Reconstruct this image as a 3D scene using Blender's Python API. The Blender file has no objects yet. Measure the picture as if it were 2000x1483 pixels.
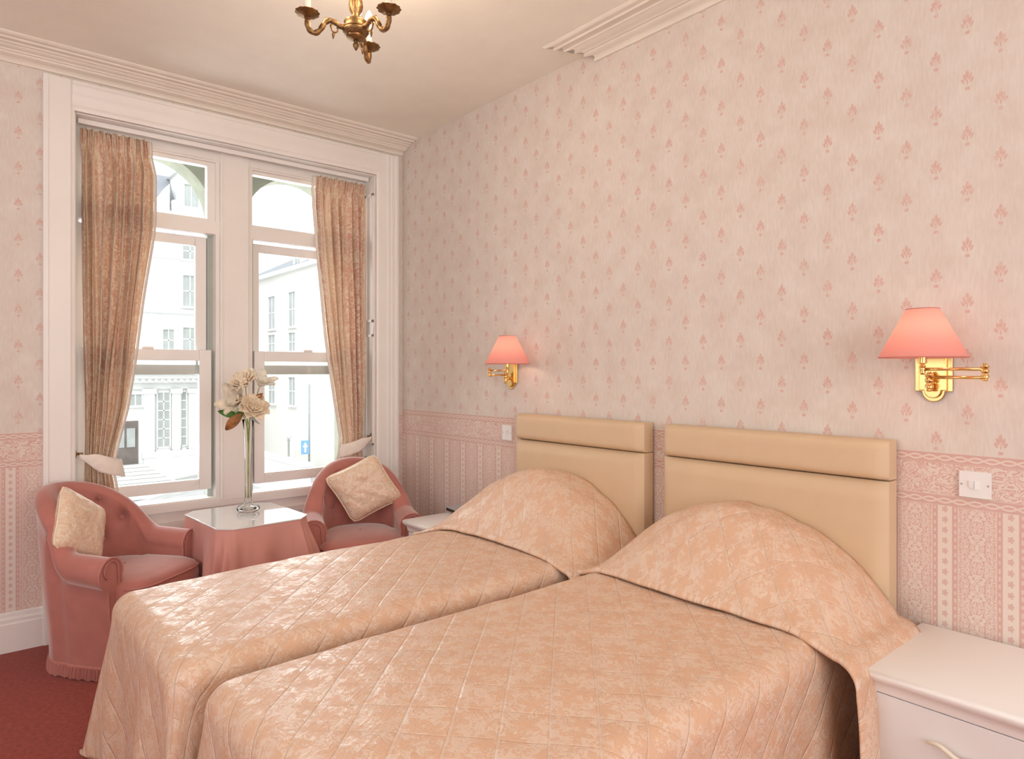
import bpy, math, random
import numpy as np
from mathutils import Vector, Matrix
PI = math.pi
S = bpy.context.scene
C = S.collection
rnd = random.Random(7)
def rad(d): return d*PI/180

# ------------------------------------------------------------------ camera, world, light, exposure
CAM = Vector((-2.45, -4.085, 1.36))
YAW = 40.22
cd = bpy.data.cameras.new('camera'); cam = bpy.data.objects.new('camera', cd); C.objects.link(cam)
cam.location = CAM; cam.rotation_euler = (rad(90), 0, -rad(YAW))
cd.sensor_fit = 'HORIZONTAL'; cd.sensor_width = 36; cd.lens = 1312/2000*36
cd.shift_y = -14.3/2000; cd.clip_start = 0.05; cd.clip_end = 300
S.camera = cam
S.view_settings.view_transform = 'Standard'; S.view_settings.look = 'None'
S.view_settings.exposure = 0.0; S.view_settings.gamma = 1.0; S.view_settings.use_curve_mapping = False
w = bpy.data.worlds.new('sky'); S.world = w; w.use_nodes = True
bg = w.node_tree.nodes['Background']; bg.inputs[0].default_value = (0.93, 0.97, 1, 1); bg.inputs[1].default_value = 2.5
try:
    S.cycles.max_bounces = 8; S.cycles.diffuse_bounces = 4; S.cycles.transparent_max_bounces = 16
    S.cycles.sample_clamp_indirect = 4; S.cycles.caustics_reflective = False; S.cycles.caustics_refractive = False
    S.cycles.use_denoising = True
except Exception: pass
def light(name, kind, loc, power, col, size=None, sy=None, rot=(0, 0, 0), radius=None):
    l = bpy.data.lights.new(name, kind); l.energy = power; l.color = col
    if kind == 'AREA':
        l.shape = 'RECTANGLE'; l.size = size; l.size_y = sy or size
    if radius is not None: l.shadow_soft_size = radius
    o = bpy.data.objects.new(name, l); C.objects.link(o); o.location = loc; o.rotation_euler = rot
    return o

# added fill from invented openings behind and left of camera; daylight through bay window
light('fill_front', 'AREA', (-2.75, -6.75, 1.75), 66, (1, .92, .83), 3.2, 1.9, (rad(124), 0, 0))
light('fill_side', 'AREA', (-4.75, -2.6, 1.85), 7, (1, .92, .83), 2.2, 1.6, (rad(120), 0, rad(-90)))
light('daylight_window', 'AREA', (-1.05, 1.25, 1.75), 90, (.98, .98, 1), 2.0, 2.2, (rad(-86), 0, 0))
sun = light('sun', 'SUN', (0, 10, 20), 1.0, (1, .97, .92), rot=(rad(52), 0, rad(-35)))
sun.data.angle = rad(8)

# ------------------------------------------------------------------ node expressions
class Ex:
    def __init__(s, nt, v): s.nt = nt; s.v = v
    def _m(s, op, *a, clamp=False):
        n = s.nt.nodes.new('ShaderNodeMath'); n.operation = op; n.use_clamp = clamp
        for i, x in enumerate((s,)+a):
            if isinstance(x, Ex): x = x.v
            if isinstance(x, (int, float)): n.inputs[i].default_value = x
            else: s.nt.links.new(x, n.inputs[i])
        return Ex(s.nt, n.outputs[0])
    def __add__(s, o): return s._m('ADD', o)
    __radd__ = __add__
    def __sub__(s, o): return s._m('SUBTRACT', o)
    def __rsub__(s, o): return Ex(s.nt, float(o))._m('SUBTRACT', s)
    def __mul__(s, o): return s._m('MULTIPLY', o)
    __rmul__ = __mul__
    def __truediv__(s, o): return s._m('DIVIDE', o)
    def __neg__(s): return s*-1
    def abs(s): return s._m('ABSOLUTE')
    def sin(s): return s._m('SINE')
    def cos(s): return s._m('COSINE')
    def fr(s): return s._m('FRACT')
    def sqrt(s): return s._m('SQRT')
    def atan2(s, o): return s._m('ARCTAN2', o)
    def min(s, o): return s._m('MINIMUM', o)
    def max(s, o): return s._m('MAXIMUM', o)
    def lt(s, o): return s._m('LESS_THAN', o)
    def gt(s, o): return s._m('GREATER_THAN', o)
    def cl(s): return s._m('ADD', 0.0, clamp=True)
def ramp(e, a, b):                    # 0 at a, 1 at b
    return ((e-a)*(1.0/(b-a))).cl()
class M:
    def __init__(s, name, rough=.5, spec=.5, col=None, metal=0, sheen=0, coat=0):
        s.m = bpy.data.materials.new(name); s.m.use_nodes = True; s.nt = s.m.node_tree
        s.b = s.nt.nodes['Principled BSDF']; s.out = s.nt.nodes['Material Output']
        s.b.inputs['Roughness'].default_value = rough; s.b.inputs['Specular IOR Level'].default_value = spec
        s.b.inputs['Metallic'].default_value = metal
        if sheen:
            s.b.inputs['Sheen Weight'].default_value = sheen; s.b.inputs['Sheen Roughness'].default_value = .4
        if coat: s.b.inputs['Coat Weight'].default_value = coat
        if col: s.b.inputs['Base Color'].default_value = (*col, 1)
    def new(s, t): return s.nt.nodes.new(t)
    def pos(s):
        g = s.new('ShaderNodeNewGeometry'); x = s.new('ShaderNodeSeparateXYZ'); s.nt.links.new(g.outputs['Position'], x.inputs[0])
        s.P = g.outputs['Position']; return [Ex(s.nt, o) for o in x.outputs]
    def obj(s):
        g = s.new('ShaderNodeTexCoord'); x = s.new('ShaderNodeSeparateXYZ'); s.nt.links.new(g.outputs['Object'], x.inputs[0])
        s.P = g.outputs['Object']; return [Ex(s.nt, o) for o in x.outputs]
    def uv(s):
        g = s.new('ShaderNodeTexCoord'); x = s.new('ShaderNodeSeparateXYZ'); s.nt.links.new(g.outputs['UV'], x.inputs[0])
        s.P = g.outputs['UV']; return [Ex(s.nt, o) for o in x.outputs][:2]
    def vec(s, x, y, z=0.0):
        c = s.new('ShaderNodeCombineXYZ')
        for i, e in enumerate((x, y, z)):
            if isinstance(e, Ex): s.nt.links.new(e.v, c.inputs[i])
            else: c.inputs[i].default_value = e
        return c.outputs[0]
    def noise(s, scale, detail=2, dist=0, v=None, rough=.5):
        n = s.new('ShaderNodeTexNoise'); n.inputs['Scale'].default_value = scale; n.inputs['Detail'].default_value = detail
        n.inputs['Distortion'].default_value = dist; n.inputs['Roughness'].default_value = rough
        s.nt.links.new(v if v is not None else s.P, n.inputs['Vector']); return Ex(s.nt, n.outputs[0])
    def vor(s, scale, v=None, feat='F1'):
        n = s.new('ShaderNodeTexVoronoi'); n.feature = feat; n.inputs['Scale'].default_value = scale
        s.nt.links.new(v if v is not None else s.P, n.inputs['Vector']); return n
    def mix(s, f, a, b):
        n = s.new('ShaderNodeMix'); n.data_type = 'RGBA'
        for i, x in ((0, f), (6, a), (7, b)):
            if isinstance(x, Ex): x = x.v
            if isinstance(x, float) or isinstance(x, int): n.inputs[i].default_value = x
            elif isinstance(x, tuple): n.inputs[i].default_value = (*x, 1)
            else: s.nt.links.new(x, n.inputs[i])
        return n.outputs[2]
    def color(s, c): s.nt.links.new(c, s.b.inputs['Base Color']); return s
    def rough(s, e): s.nt.links.new(e.v, s.b.inputs['Roughness'])
    def bump(s, h, strength=.5, dist=.01):
        n = s.new('ShaderNodeBump'); n.inputs['Strength'].default_value = strength; n.inputs['Distance'].default_value = dist
        s.nt.links.new(h.v, n.inputs['Height']); s.nt.links.new(n.outputs[0], s.b.inputs['Normal'])
def ell(x, z, cx, cz, ra, rb, deg=0):
    c, n = math.cos(rad(deg)), math.sin(rad(deg))
    dx = x-cx; dz = z-cz
    p = (dx*c-dz*n)*(1/ra); q = (dx*n+dz*c)*(1/rb)
    return p*p+q*q

def wallpaper(name, ax, u0, z0, stripe0, ztop):
    m = M(name, rough=.75, spec=.25)
    P = m.pos(); u = P[ax]; z = P[2]
    nz = m.noise(9, 4); fine = m.noise(90, 3)
    fib = m.noise(1, 3, v=m.vec(u*120, z*22))
    # sprigs on a half-drop lattice
    a = (u-u0)*(1/.1746); b = (z-z0)*(1/.175)
    d1a = (a+.5).fr()-.5; d1b = (b+.5).fr()-.5; d2a = a.fr()-.5; d2b = b.fr()-.5
    t = (d1a.abs()+d1b.abs()).lt(.5)
    du = (d2a+(d1a-d2a)*t)*.1746; dz = (d2b+(d1b-d2b)*t)*.175
    au = du.abs()*1.28
    e = ell(au, dz, 0, .021, .0068, .0135)
    e = e.min(ell(au, dz, .0095, .0115, .0056, .0120, 20))
    e = e.min(ell(au, dz, .0155, .000, .0050, .0100, 38))
    e = e.min(ell(au, dz, 0, -.004, .0030, .010))
    e = e.min(ell(au, dz, .003, -.024, .0060, .0058))
    sprig = ((1.25-e)*1.6).cl()*ramp(nz*.35+fine*.65, .30, .54)*.80
    up = m.mix(ramp(nz*.55+fib*.45, .36, .66), (.71, .62, .56), (.785, .73, .68))
    up = m.mix(sprig, up, (.69, .425, .37))
    # dado paper
    pink = (.70, .455, .405); pinkd = (.62, .37, .325); cream = (.80, .69, .62)
    s = ((u-stripe0)*(1/.1746)).fr()*.1746
    # damask panel
    p = (s-.107).abs(); q = (z*(1/.125)).fr(); tri = (q-.5).abs()*2
    wv = m.noise(1, 1.5, 1.3, v=m.vec(p*44, tri*2.7))
    wv2 = m.noise(1, 1, 1.0, v=m.vec(p*105+9, tri*6.5))
    dm = ramp(((wv*6.5).fr()-.5).abs(), .22, .30).max(ramp(wv2, .58, .63)*.8)
    dia = ramp((p*(1/.05)-tri*.8).abs(), .07, .03)
    dm = dm.max(dia*.45)
    dm = dm*ramp(p, .051, .049)
    line = ramp(((s-.0485).abs()).min((s-.166).abs()), .0035, .002)*ramp(fine+(z*260).sin()*.25, .35, .65)
    edge = ramp((((s-.0565).abs()).min((s-.158).abs())), .0016, .0008)
    zz = (z*(1/.0335)).fr()-.5
    fr_ = ell(s, zz*.0335, .020, 0, .0085, .0105)
    ang = (zz*.0335).atan2(s-.020)
    flower = ramp(fr_+(ang*5).cos()*.35, 1.0, .7)*.8
    panel = m.mix(dm.max(line*.8), pink, cream)
    panel = m.mix(edge, panel, cream)
    inw = s.lt(.0405)
    panel = m.mix(inw, panel, m.mix(flower, (.82, .72, .65), pink))
    # border: top band, scroll band, lower band
    zb = z-ztop                           # 0 at the top edge, negative below
    sw = m.noise(17, 1.5, 2.2, v=m.vec(u*1.3, z*1.5))
    sw2 = m.noise(52, 1, .8)
    g = ((sw*6.0+sw2*.5).fr()-.5).abs()
    scroll = ramp(g, .20, .27).max(ramp(m.noise(30, 1, 1.5), .60, .64))
    main = m.mix(scroll, pink, cream)
    def twist(c):
        v = (zb-c)*(1/.0125); k = (u*(2*PI/.085)).sin(); k2 = (u*(2*PI/.085)+PI).sin()
        l = ramp((v-k*.55).abs().min((v-k2*.55).abs()), .27, .16)
        return l.max(ramp((v.abs()-1.22).abs(), .20, .10))
    tw = twist(-.0155).max(twist(-.1515))
    isb = (zb*-1-.0335).max(0).lt(.0001).max((zb*-1).gt(.1335))
    bc = m.mix(isb, main, m.mix(tw, pink, cream))
    dark = ramp((zb+.0015).abs().min((zb+.031).abs()).min((zb+.137).abs()).min((zb+.166).abs()), .0022, .001)
    bc = m.mix(dark*.6, bc, pinkd)
    low = m.mix(zb.lt(-.168), bc, panel)
    m.color(m.mix(zb.lt(0), up, low))
    m.bump(fib*.5+fine*.5, .12, .002)
    return m.m

def fabric_damask():
    m = M('damask_satin', rough=.5, spec=.5)
    u, v = m.uv()
    wx = m.noise(5, 2, 0, rough=.5); 
    sc = m.noise(14, 3, 2.2)
    g = ((sc*7.0).fr()-.5).abs()
    vine = ramp(g, .17, .07)*ramp(m.noise(9, 1), .36, .5)
    vo = m.vor(12.5); x = m.new('ShaderNodeSeparateXYZ'); y = m.new('ShaderNodeVectorMath'); y.operation = 'SUBTRACT'
    m.nt.links.new(m.P, y.inputs[0]); m.nt.links.new(vo.outputs['Position'], y.inputs[1])
    m.nt.links.new(y.outputs[0], x.inputs[0])
    X, Y = Ex(m.nt, x.outputs[0]), Ex(m.nt, x.outputs[1])
    R = (X*X+Y*Y).sqrt(); A = Y.atan2(X)
    pr_ = R*(1/.026)+(A*5+wx*6).cos()*.38
    fl = ramp(pr_, 1.15, .85)*ramp((pr_-.62).abs(), .03, .10)
    leaf = ramp(m.noise(44, 1, 1.8), .57, .62)
    pat = vine.max(fl).max(leaf*.8)
    k = 1/.15
    q1 = ((u-v)*k).fr()-.5; q2 = ((u+v)*k).fr()-.5
    thread = ramp(q1.abs(), .485, .495).max(ramp(q2.abs(), .488, .496)*.5)
    base = m.mix(m.noise(60, 2), (.75, .55, .42), (.82, .63, .505))
    c_ = m.mix(pat*.78, base, (.725, .435, .275))
    m.color(m.mix(thread*.6, c_, (.84, .70, .58)))
    m.rough(pat*.20+.36)
    # quilting stitches and puckers
    groove = (ramp(q1.abs(), .455, .5)*.7).max(ramp(q2.abs(), .465, .5)*.35)
    puff = (q1.abs()*q1.abs()*-1.2)+(q2.abs()*q2.abs()*-.7)
    wr = m.noise(1, 3, .4, v=m.vec(u*9+v*14, v*52-u*34))
    wr2 = m.noise(1, 2, .3, v=m.vec(u*24, v*9))
    m.bump(groove*-.55+puff+wr*.55+wr2*.22+pat*.12, .52, .014)
    return m.m

def curtain_mat():
    m = M('curtain_cotton', rough=.8, spec=.2)
    u, v = m.uv()
    sc = m.noise(11, 2, 1.8); g = ((sc*6).fr()-.5).abs()
    vine = ramp(g, .22, .10).max(ramp(m.noise(26, 1, 1.2), .58, .62))
    st = ((u*(1/.16)).fr()-.5).abs()
    base = m.mix(ramp(st, .36, .42), (.86, .73, .58), (.74, .46, .36))
    c = m.mix(vine, m.mix(ramp(st, .10, .20), (.72, .43, .33), (.78, .55, .42)), (.89, .78, .64))
    c = m.mix(ramp(st, .43, .47), c, (.86, .74, .58))
    m.color(c)
    tr = m.new('ShaderNodeBsdfTranslucent'); mx = m.new('ShaderNodeMixShader'); mx.inputs[0].default_value = .22
    tr.inputs[0].default_value = (.85, .68, .52, 1)
    m.nt.links.new(m.b.outputs[0], mx.inputs[1]); m.nt.links.new(tr.outputs[0], mx.inputs[2]); m.nt.links.new(mx.outputs[0], m.out.inputs[0])
    m.bump(m.noise(120, 2), .15, .002)
    return m.m

def simple(name, col, rough=.5, spec=.5, metal=0, var=0, scale=12, bump=0, sheen=0, coat=0, bs=None):
    m = M(name, rough, spec, col, metal, sheen, coat)
    m.obj()
    if var:
        n = m.noise(scale, 4)
        m.color(m.mix(ramp(n, .3, .7), tuple(c*(1-var) for c in col), tuple(min(1, c*(1+var)) for c in col)))
    if bump: m.bump(m.noise(bs or scale*6, 3), bump, .003)
    return m.m
MT = {}
MT['wall_r'] = wallpaper('wallpaper_side', 1, -3.486, 2.187, -3.357, 1.1)
MT['wall_b'] = wallpaper('wallpaper_window', 0, -2.171, 2.711, -2.222, 1.06)
MT['damask'] = fabric_damask()
MT['curtain'] = curtain_mat()
MT['paint'] = simple('white_gloss_paint', (.90, .87, .84), .38, .5, var=.025, scale=3, bump=.05, bs=14)
MT['ceiling'] = simple('ceiling_paint', (.93, .895, .80), .9, .2, var=.02, scale=6, bump=.35, bs=230)
MT['cornice'] = simple('cornice_paint', (.86, .80, .715), .6, .3, var=.03, scale=8, bump=.1)
MT['carpet'] = simple('red_carpet', (.33, .060, .045), 1, .05, var=.22, scale=60, bump=.9, bs=320, sheen=.2)
MT['velvet'] = simple('dusky_pink_velvet', (.50, .195, .165), .85, .15, var=.06, scale=14, bump=.12, bs=260, sheen=.85)
MT['piping'] = simple('pink_piping', (.55, .23, .20), .8, .2, var=.04)
MT['cream_pvc'] = simple('cream_leatherette', (.70, .52, .34), .5, .45, var=.015, scale=10, bump=.12, bs=420)
MT['white_lacq'] = simple('white_lacquer', (.90, .875, .86), .3, .5, var=.01, scale=4)
MT['white_front'] = simple('white_laminate', (.86, .85, .86), .42, .5, var=.01, scale=4)
MT['plastic'] = simple('white_plastic', (.88, .87, .87), .35, .5, var=.01)
MT['brass'] = simple('polished_brass', (.80, .54, .22), .22, .5, metal=1, var=.04, scale=20)
MT['oldbrass'] = simple('antique_brass', (.26, .155, .07), .45, .5, metal=1, var=.35, scale=40, bump=.7, bs=120)
MT['candle'] = simple('candle_tube', (.85, .80, .68), .5, .4, var=.01)
MT['black'] = simple('black_plastic', (.02, .02, .018), .35, .5, var=.1)
MT['grey'] = simple('grey_plastic', (.42, .43, .45), .35, .5, var=.05)
MT['screw'] = simple('steel_screw', (.45, .42, .40), .35, .5, metal=1, var=.05)
MT['pinkcloth'] = simple('pink_tablecloth', (.66, .32, .28), .8, .2, var=.03, scale=9, bump=.15, bs=300, sheen=.15)
MT['opal'] = simple('glass_over_white', (.80, .80, .79), .04, .6, var=.01, coat=.6)
MT['wood'] = simple('plain_wood', (.35, .2, .1), .5, .4, var=.2)
MT['pvc'] = simple('upvc_white', (.90, .88, .86), .3, .5, var=.01)
MT['track'] = simple('sash_channel', (.42, .46, .42), .5, .4, var=.05)
MT['dark'] = simple('dark_recess', (.12, .10, .09), .8, .2, var=.1)
MT['green'] = simple('leaf_green', (.07, .22, .03), .5, .4, var=.3, scale=30)
MT['brownleaf'] = simple('bronze_leaf', (.36, .15, .05), .55, .4, var=.35, scale=40)
MT['stem'] = simple('flower_stem', (.30, .36, .12), .5, .4, var=.4, scale=20)
MT['peach'] = simple('peach_petal', (.92, .78, .61), .7, .3, var=.06, scale=14)
MT['ivory'] = simple('ivory_petal', (.90, .86, .76), .7, .3, var=.08, scale=14)
MT['taupe'] = simple('taupe_edged_petal', (.76, .68, .55), .7, .3, var=.2, scale=22)
MT['heart'] = simple('brown_stamen', (.30, .10, .05), .7, .3, var=.3, scale=60)
MT['stonegreen'] = simple('arch_stone', (.30, .31, .25), .9, .1, var=.15, scale=9)
MT['facade'] = simple('white_stucco', (.80, .80, .79), .8, .1, var=.02, scale=.6)
MT['facade_cream'] = simple('cream_stucco', (.79, .77, .73), .8, .1, var=.03, scale=.4)
MT['panes'] = simple('far_window_glass', (.40, .42, .41), .3, .3, var=.12, scale=2)
MT['slate'] = simple('pale_slate', (.27, .28, .31), .7, .2, var=.06, scale=2)
MT['stone'] = simple('step_stone', (.78, .77, .74), .8, .1, var=.04, scale=2)
MT['stoneshade'] = simple('shaded_stone', (.42, .42, .40), .8, .1, var=.08, scale=2)
MT['road'] = simple('asphalt', (.44, .44, .43), .9, .1, var=.1, scale=2)
MT['red'] = simple('red_paint', (.75, .10, .12), .3, .5, var=.03)
MT['carglass'] = simple('car_glass', (.35, .42, .45), .15, .5, var=.03)
MT['tyre'] = simple('rubber', (.05, .05, .05), .8, .2, var=.1)
MT['signblue'] = simple('sign_blue', (.22, .45, .82), .5, .4, var=.02)
MT['iron'] = simple('grey_iron', (.38, .40, .38), .6, .4, var=.1)
MT['doorwood'] = simple('dark_door', (.16, .13, .12), .5, .4, var=.2, scale=2)
def cushion_mat():
    m = M('cushion_damask', .45, .5)
    m.uv(); sc = m.noise(17, 3, 2.0); g = ((sc*5).fr()-.5).abs()
    m.color(m.mix(ramp(g, .32, .10)*.8, (.79, .55, .40), (.86, .76, .62)))
    m.bump(m.noise(18, 3, .8), .5, .012); return m.m
MT['cushion'] = cushion_mat()
MT['tie'] = simple('tieback_cream', (.88, .80, .73), .7, .3, var=.05, scale=25, bump=.3, bs=60)
def shade_mat():
    m = M('pink_lampshade', .8, .2, (.74, .39, .37))
    tr = m.new('ShaderNodeBsdfTranslucent'); mx = m.new('ShaderNodeMixShader'); mx.inputs[0].default_value = .42
    tr.inputs[0].default_value = (.90, .36, .30, 1)
    m.nt.links.new(m.b.outputs[0], mx.inputs[1]); m.nt.links.new(tr.outputs[0], mx.inputs[2]); m.nt.links.new(mx.outputs[0], m.out.inputs[0])
    m.obj(); m.bump(m.noise(200, 2), .08, .002); return m.m
MT['shade'] = shade_mat()
def pane_mat(name, tint, f):
    m = M(name); tr = m.new('ShaderNodeBsdfTransparent'); tr.inputs[0].default_value = (*tint, 1)
    gl = m.new('ShaderNodeBsdfGlossy'); gl.inputs[1].default_value = .02
    mx = m.new('ShaderNodeMixShader'); fz = m.new('ShaderNodeFresnel'); fz.inputs[0].default_value = f
    m.nt.links.new(fz.outputs[0], mx.inputs[0]); m.nt.links.new(tr.outputs[0], mx.inputs[1]); m.nt.links.new(gl.outputs[0], mx.inputs[2])
    m.nt.links.new(mx.outputs[0], m.out.inputs[0]); return m.m
MT['pane'] = pane_mat('window_glass', (.97, .985, .975), 1.35)
MT['vaseglass'] = pane_mat('vase_glass', (.985, .99, .98), 1.13)
MT['shadow_glass'] = pane_mat('clear_glass', (.95, .97, .96), 1.4)
def bulb_mat():
    m = M('lit_bulb'); tr = m.new('ShaderNodeBsdfTransparent'); em = m.new('ShaderNodeEmission'); ad = m.new('ShaderNodeAddShader')
    em.inputs[0].default_value = (1, .86, .62, 1); em.inputs[1].default_value = 3.5
    m.nt.links.new(tr.outputs[0], ad.inputs[0]); m.nt.links.new(em.outputs[0], ad.inputs[1]); m.nt.links.new(ad.outputs[0], m.out.inputs[0])
    return m.m
MT['bulb'] = bulb_mat()

# ------------------------------------------------------------------ mesh helpers
def rootM(o):
    while o.parent: o = o.parent
    return Matrix.Translation(o.location) @ o.rotation_euler.to_matrix().to_4x4()
class B:
    def __init__(s): s.v = []; s.f = []; s.uv = None
    def add(s, vs, fs):
        n = len(s.v); s.v += [tuple(v) for v in vs]; s.f += [tuple(i+n for i in f) for f in fs]; return s
    def box(s, x0, x1, y0, y1, z0, z1):
        return s.add([(x, y, z) for z in (z0, z1) for x, y in ((x0, y0), (x1, y0), (x1, y1), (x0, y1))],
                     [(3, 2, 1, 0), (4, 5, 6, 7), (0, 1, 5, 4), (1, 2, 6, 5), (2, 3, 7, 6), (3, 0, 4, 7)])
    def tube(s, pts, r, n=10, cap=True):
        pts = [Vector(p) for p in pts]; rs = r if isinstance(r, (list, tuple)) else [r]*len(pts)
        up = Vector((0, 0, 1)); vs = []; fs = []
        t0 = (pts[1]-pts[0]).normalized()
        if abs(t0.dot(up)) > .95: up = Vector((1, 0, 0))
        a = t0.cross(up).normalized()
        for i, p in enumerate(pts):
            t = (pts[min(i+1, len(pts)-1)]-pts[max(i-1, 0)]).normalized()
            a = (a-t*a.dot(t)).normalized(); b = t.cross(a)
            for k in range(n):
                q = 2*PI*k/n; vs.append(p+(a*math.cos(q)+b*math.sin(q))*rs[i])
        for i in range(len(pts)-1):
            for k in range(n):
                fs.append((i*n+k, i*n+(k+1) % n, (i+1)*n+(k+1) % n, (i+1)*n+k))
        if cap: fs += [tuple(range(n-1, -1, -1)), tuple((len(pts)-1)*n+k for k in range(n))]
        return s.add(vs, fs)
    def lathe(s, prof, c=(0, 0, 0), n=32, axis='Z', scale=None):
        vs = []; fs = []; m = len(prof)
        for r, h in prof:
            for k in range(n):
                q = 2*PI*k/n; rr = r*(scale(q, h) if scale else 1)
                x, y = rr*math.cos(q), rr*math.sin(q)
                p = (x, y, h) if axis == 'Z' else ((h, x, y) if axis == 'X' else (x, h, y))
                vs.append((p[0]+c[0], p[1]+c[1], p[2]+c[2]))
        for i in range(m-1):
            for k in range(n): fs.append((i*n+k, i*n+(k+1) % n, (i+1)*n+(k+1) % n, (i+1)*n+k))
        if prof[0][0] > 1e-5 and s_cap: fs.append(tuple(range(n-1, -1, -1)))
        if prof[-1][0] > 1e-5 and s_cap: fs.append(tuple((m-1)*n+k for k in range(n)))
        return s.add(vs, fs)
    def prism(s, poly, a, b, axis):      # polygon extruded along an axis; poly in the other two axes
        n = len(poly)
        def P(p, t):
            return {'X': (t, p[0], p[1]), 'Y': (p[0], t, p[1]), 'Z': (p[0], p[1], t)}[axis]
        return s.add([P(p, a) for p in poly]+[P(p, b) for p in poly],
                     [tuple(range(n-1, -1, -1)), tuple(range(n, 2*n))]+[(i, (i+1) % n, n+(i+1) % n, n+i) for i in range(n)])
    def grid(s, P, nu, nv, fn_uv=None):
        base = len(s.v); s.v += [tuple(P(i, j)) for i in range(nu) for j in range(nv)]
        for i in range(nu-1):
            for j in range(nv-1): s.f.append((base+i*nv+j, base+(i+1)*nv+j, base+(i+1)*nv+j+1, base+i*nv+j+1))
        if fn_uv:
            if s.uv is None: s.uv = []
            s.uv += [fn_uv(i, j) for i in range(nu) for j in range(nv)]
        return s
    def build(s, name, mat, parent=None, local=False, smooth=False, bevel=0, seg=2, solid=0, sub=0, auto=None, center=True):
        vs = [Vector(v) for v in s.v]
        loc = Vector((0, 0, 0))
        if parent is not None:
            if not local:
                Mi = rootM(parent).inverted(); vs = [Mi @ v for v in vs]
        elif center:
            a = np.array(s.v); loc = Vector(((a[:, 0].min()+a[:, 0].max())/2, (a[:, 1].min()+a[:, 1].max())/2, a[:, 2].min()))
            vs = [v-loc for v in vs]
        me = bpy.data.meshes.new(name); me.from_pydata(vs, [], s.f)
        if s.uv:
            l = me.uv_layers.new(name='uv')
            idx = np.zeros(len(me.loops), dtype=np.int32); me.loops.foreach_get('vertex_index', idx)
            l.data.foreach_set('uv', np.array(s.uv, dtype=np.float32)[idx].ravel())
        me.materials.append(mat)
        o = bpy.data.objects.new(name, me); C.objects.link(o); o.location = loc
        if parent is not None: o.parent = parent
        if smooth: me.polygons.foreach_set('use_smooth', [True]*len(me.polygons))
        if solid: q = o.modifiers.new('s', 'SOLIDIFY'); q.thickness = solid; q.offset = 0
        if bevel:
            q = o.modifiers.new('b', 'BEVEL'); q.width = bevel; q.segments = seg; q.limit_method = 'ANGLE'; q.angle_limit = rad(35)
            me.polygons.foreach_set('use_smooth', [True]*len(me.polygons)); q.harden_normals = True
        if sub: q = o.modifiers.new('u', 'SUBSURF'); q.levels = sub; q.render_levels = sub
        if auto:
            e = me.edges; me.polygons.foreach_set('use_smooth', [True]*len(me.polygons))
            me.set_sharp_from_angle(angle=rad(auto))
        return o
s_cap = True
def tag(o, label, cat, group=None):
    o['label'] = label; o['category'] = cat
    if group: o['group'] = group
    return o
def thing(name, label, cat, loc=(0, 0, 0), rz=0, group=None):
    o = bpy.data.objects.new(name, None); C.objects.link(o); o.location = loc; o.rotation_euler = (0, 0, rz); o.empty_display_size = .1
    return tag(o, label, cat, group)
def struct(b, name, mat, **k):
    o = b.build(name, mat, center=False, **k); o['kind'] = 'structure'; return o
def smst(x): x = max(0, min(1, x)); return x*x*(3-2*x)
def hn(x, y, z=0):                     # smooth pseudo noise
    return (math.sin(x*1.7+y*2.3+z)+math.sin(x*-2.9+y*1.1+2*z+1.3)+math.sin(x*.9-y*3.7+4.1)+math.sin(x*4.3+y*3.1+z*3))*.25

# ------------------------------------------------------------------ room shell
XL, YF, H = -4.55, -6.55, 2.945
WL, WR, WT = -1.94, -.21, 2.70           # window recess
struct(B().box(XL, 0.02, YF, .02, -.05, 0), 'floor', MT['carpet'])
struct(B().box(XL, 0.3, YF, .2, H, H+.08), 'ceiling', MT['ceiling'])
struct(B().box(0, .12, YF, .2, 0, H), 'wall_right', MT['wall_r'])
struct(B().box(XL-.1, WL, 0, .13, 0, H).box(WR, 0, 0, .13, 0, H).box(WL, WR, 0, .13, WT, H), 'wall_back', MT['wall_b'])
struct(B().box(XL-.1, XL, YF, -3.75, 0, H).box(XL-.1, XL, -1.45, 0, 0, H).box(XL-.1, XL, -3.75, -1.45, 0, .95).box(XL-.1, XL, -3.75, -1.45, 2.6, H), 'wall_left', MT['wall_r'])  # unseen opening added to let the side fill in
struct(B().box(XL, -3.95, YF-.1, YF, 0, H).box(-.65, 0, YF-.1, YF, 0, H).box(-3.95, -.65, YF-.1, YF, 0, .75).box(-3.95, -.65, YF-.1, YF, 2.7, H), 'wall_front', MT['wall_b'])  # unseen opening added to let the front fill in
# baseboards
def base_prof(): return [(0, 0), (.026, 0), (.026, .135), (.022, .142), (.022, .158), (.012, .165), (.012, .183), (.004, .19), (0, .19)]
struct(B().prism([(-a, z) for a, z in base_prof()][::-1], XL, -2.073, 'X'), 'baseboard_back', MT['paint'])
struct(B().prism([(-a, z) for a, z in base_prof()], YF, -.03, 'Y'), 'baseboard_right', MT['paint'])
# cornices
CP = [(0, .075), (.012, .075), (.014, .068), (.022, .058), (.034, .052), (.052, .050), (.058, .046), (.060, .040), (.072, .040), (.076, .034),
      (.086, .032), (.102, .030), (.108, .024), (.122, .023), (.126, .017), (.150, .015), (.154, .019), (.162, .019), (.166, .011), (.182, .009), (.186, .013), (.198, .011), (.205, .003), (.205, 0), (0, 0)]
struct(B().prism([(-a, H-b) for a, b in CP], XL, -.003, 'X'), 'trim_1', MT['cornice'], auto=40)
c = B(); n = len(CP)
ys = [-1.70]
CP2 = [(a*1.08, b*.78) for a, b in CP]
vs = [(-a, (ys[0]-.15*(1-a/.22)+(.02*math.sin(a*150))) if i == 0 else YF, H-b) for i in range(2) for a, b in CP2]
c.add(vs, [tuple(range(n-1, -1, -1)), tuple(range(n, 2*n))]+[(i, (i+1) % n, n+(i+1) % n, n+i) for i in range(n)])
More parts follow.
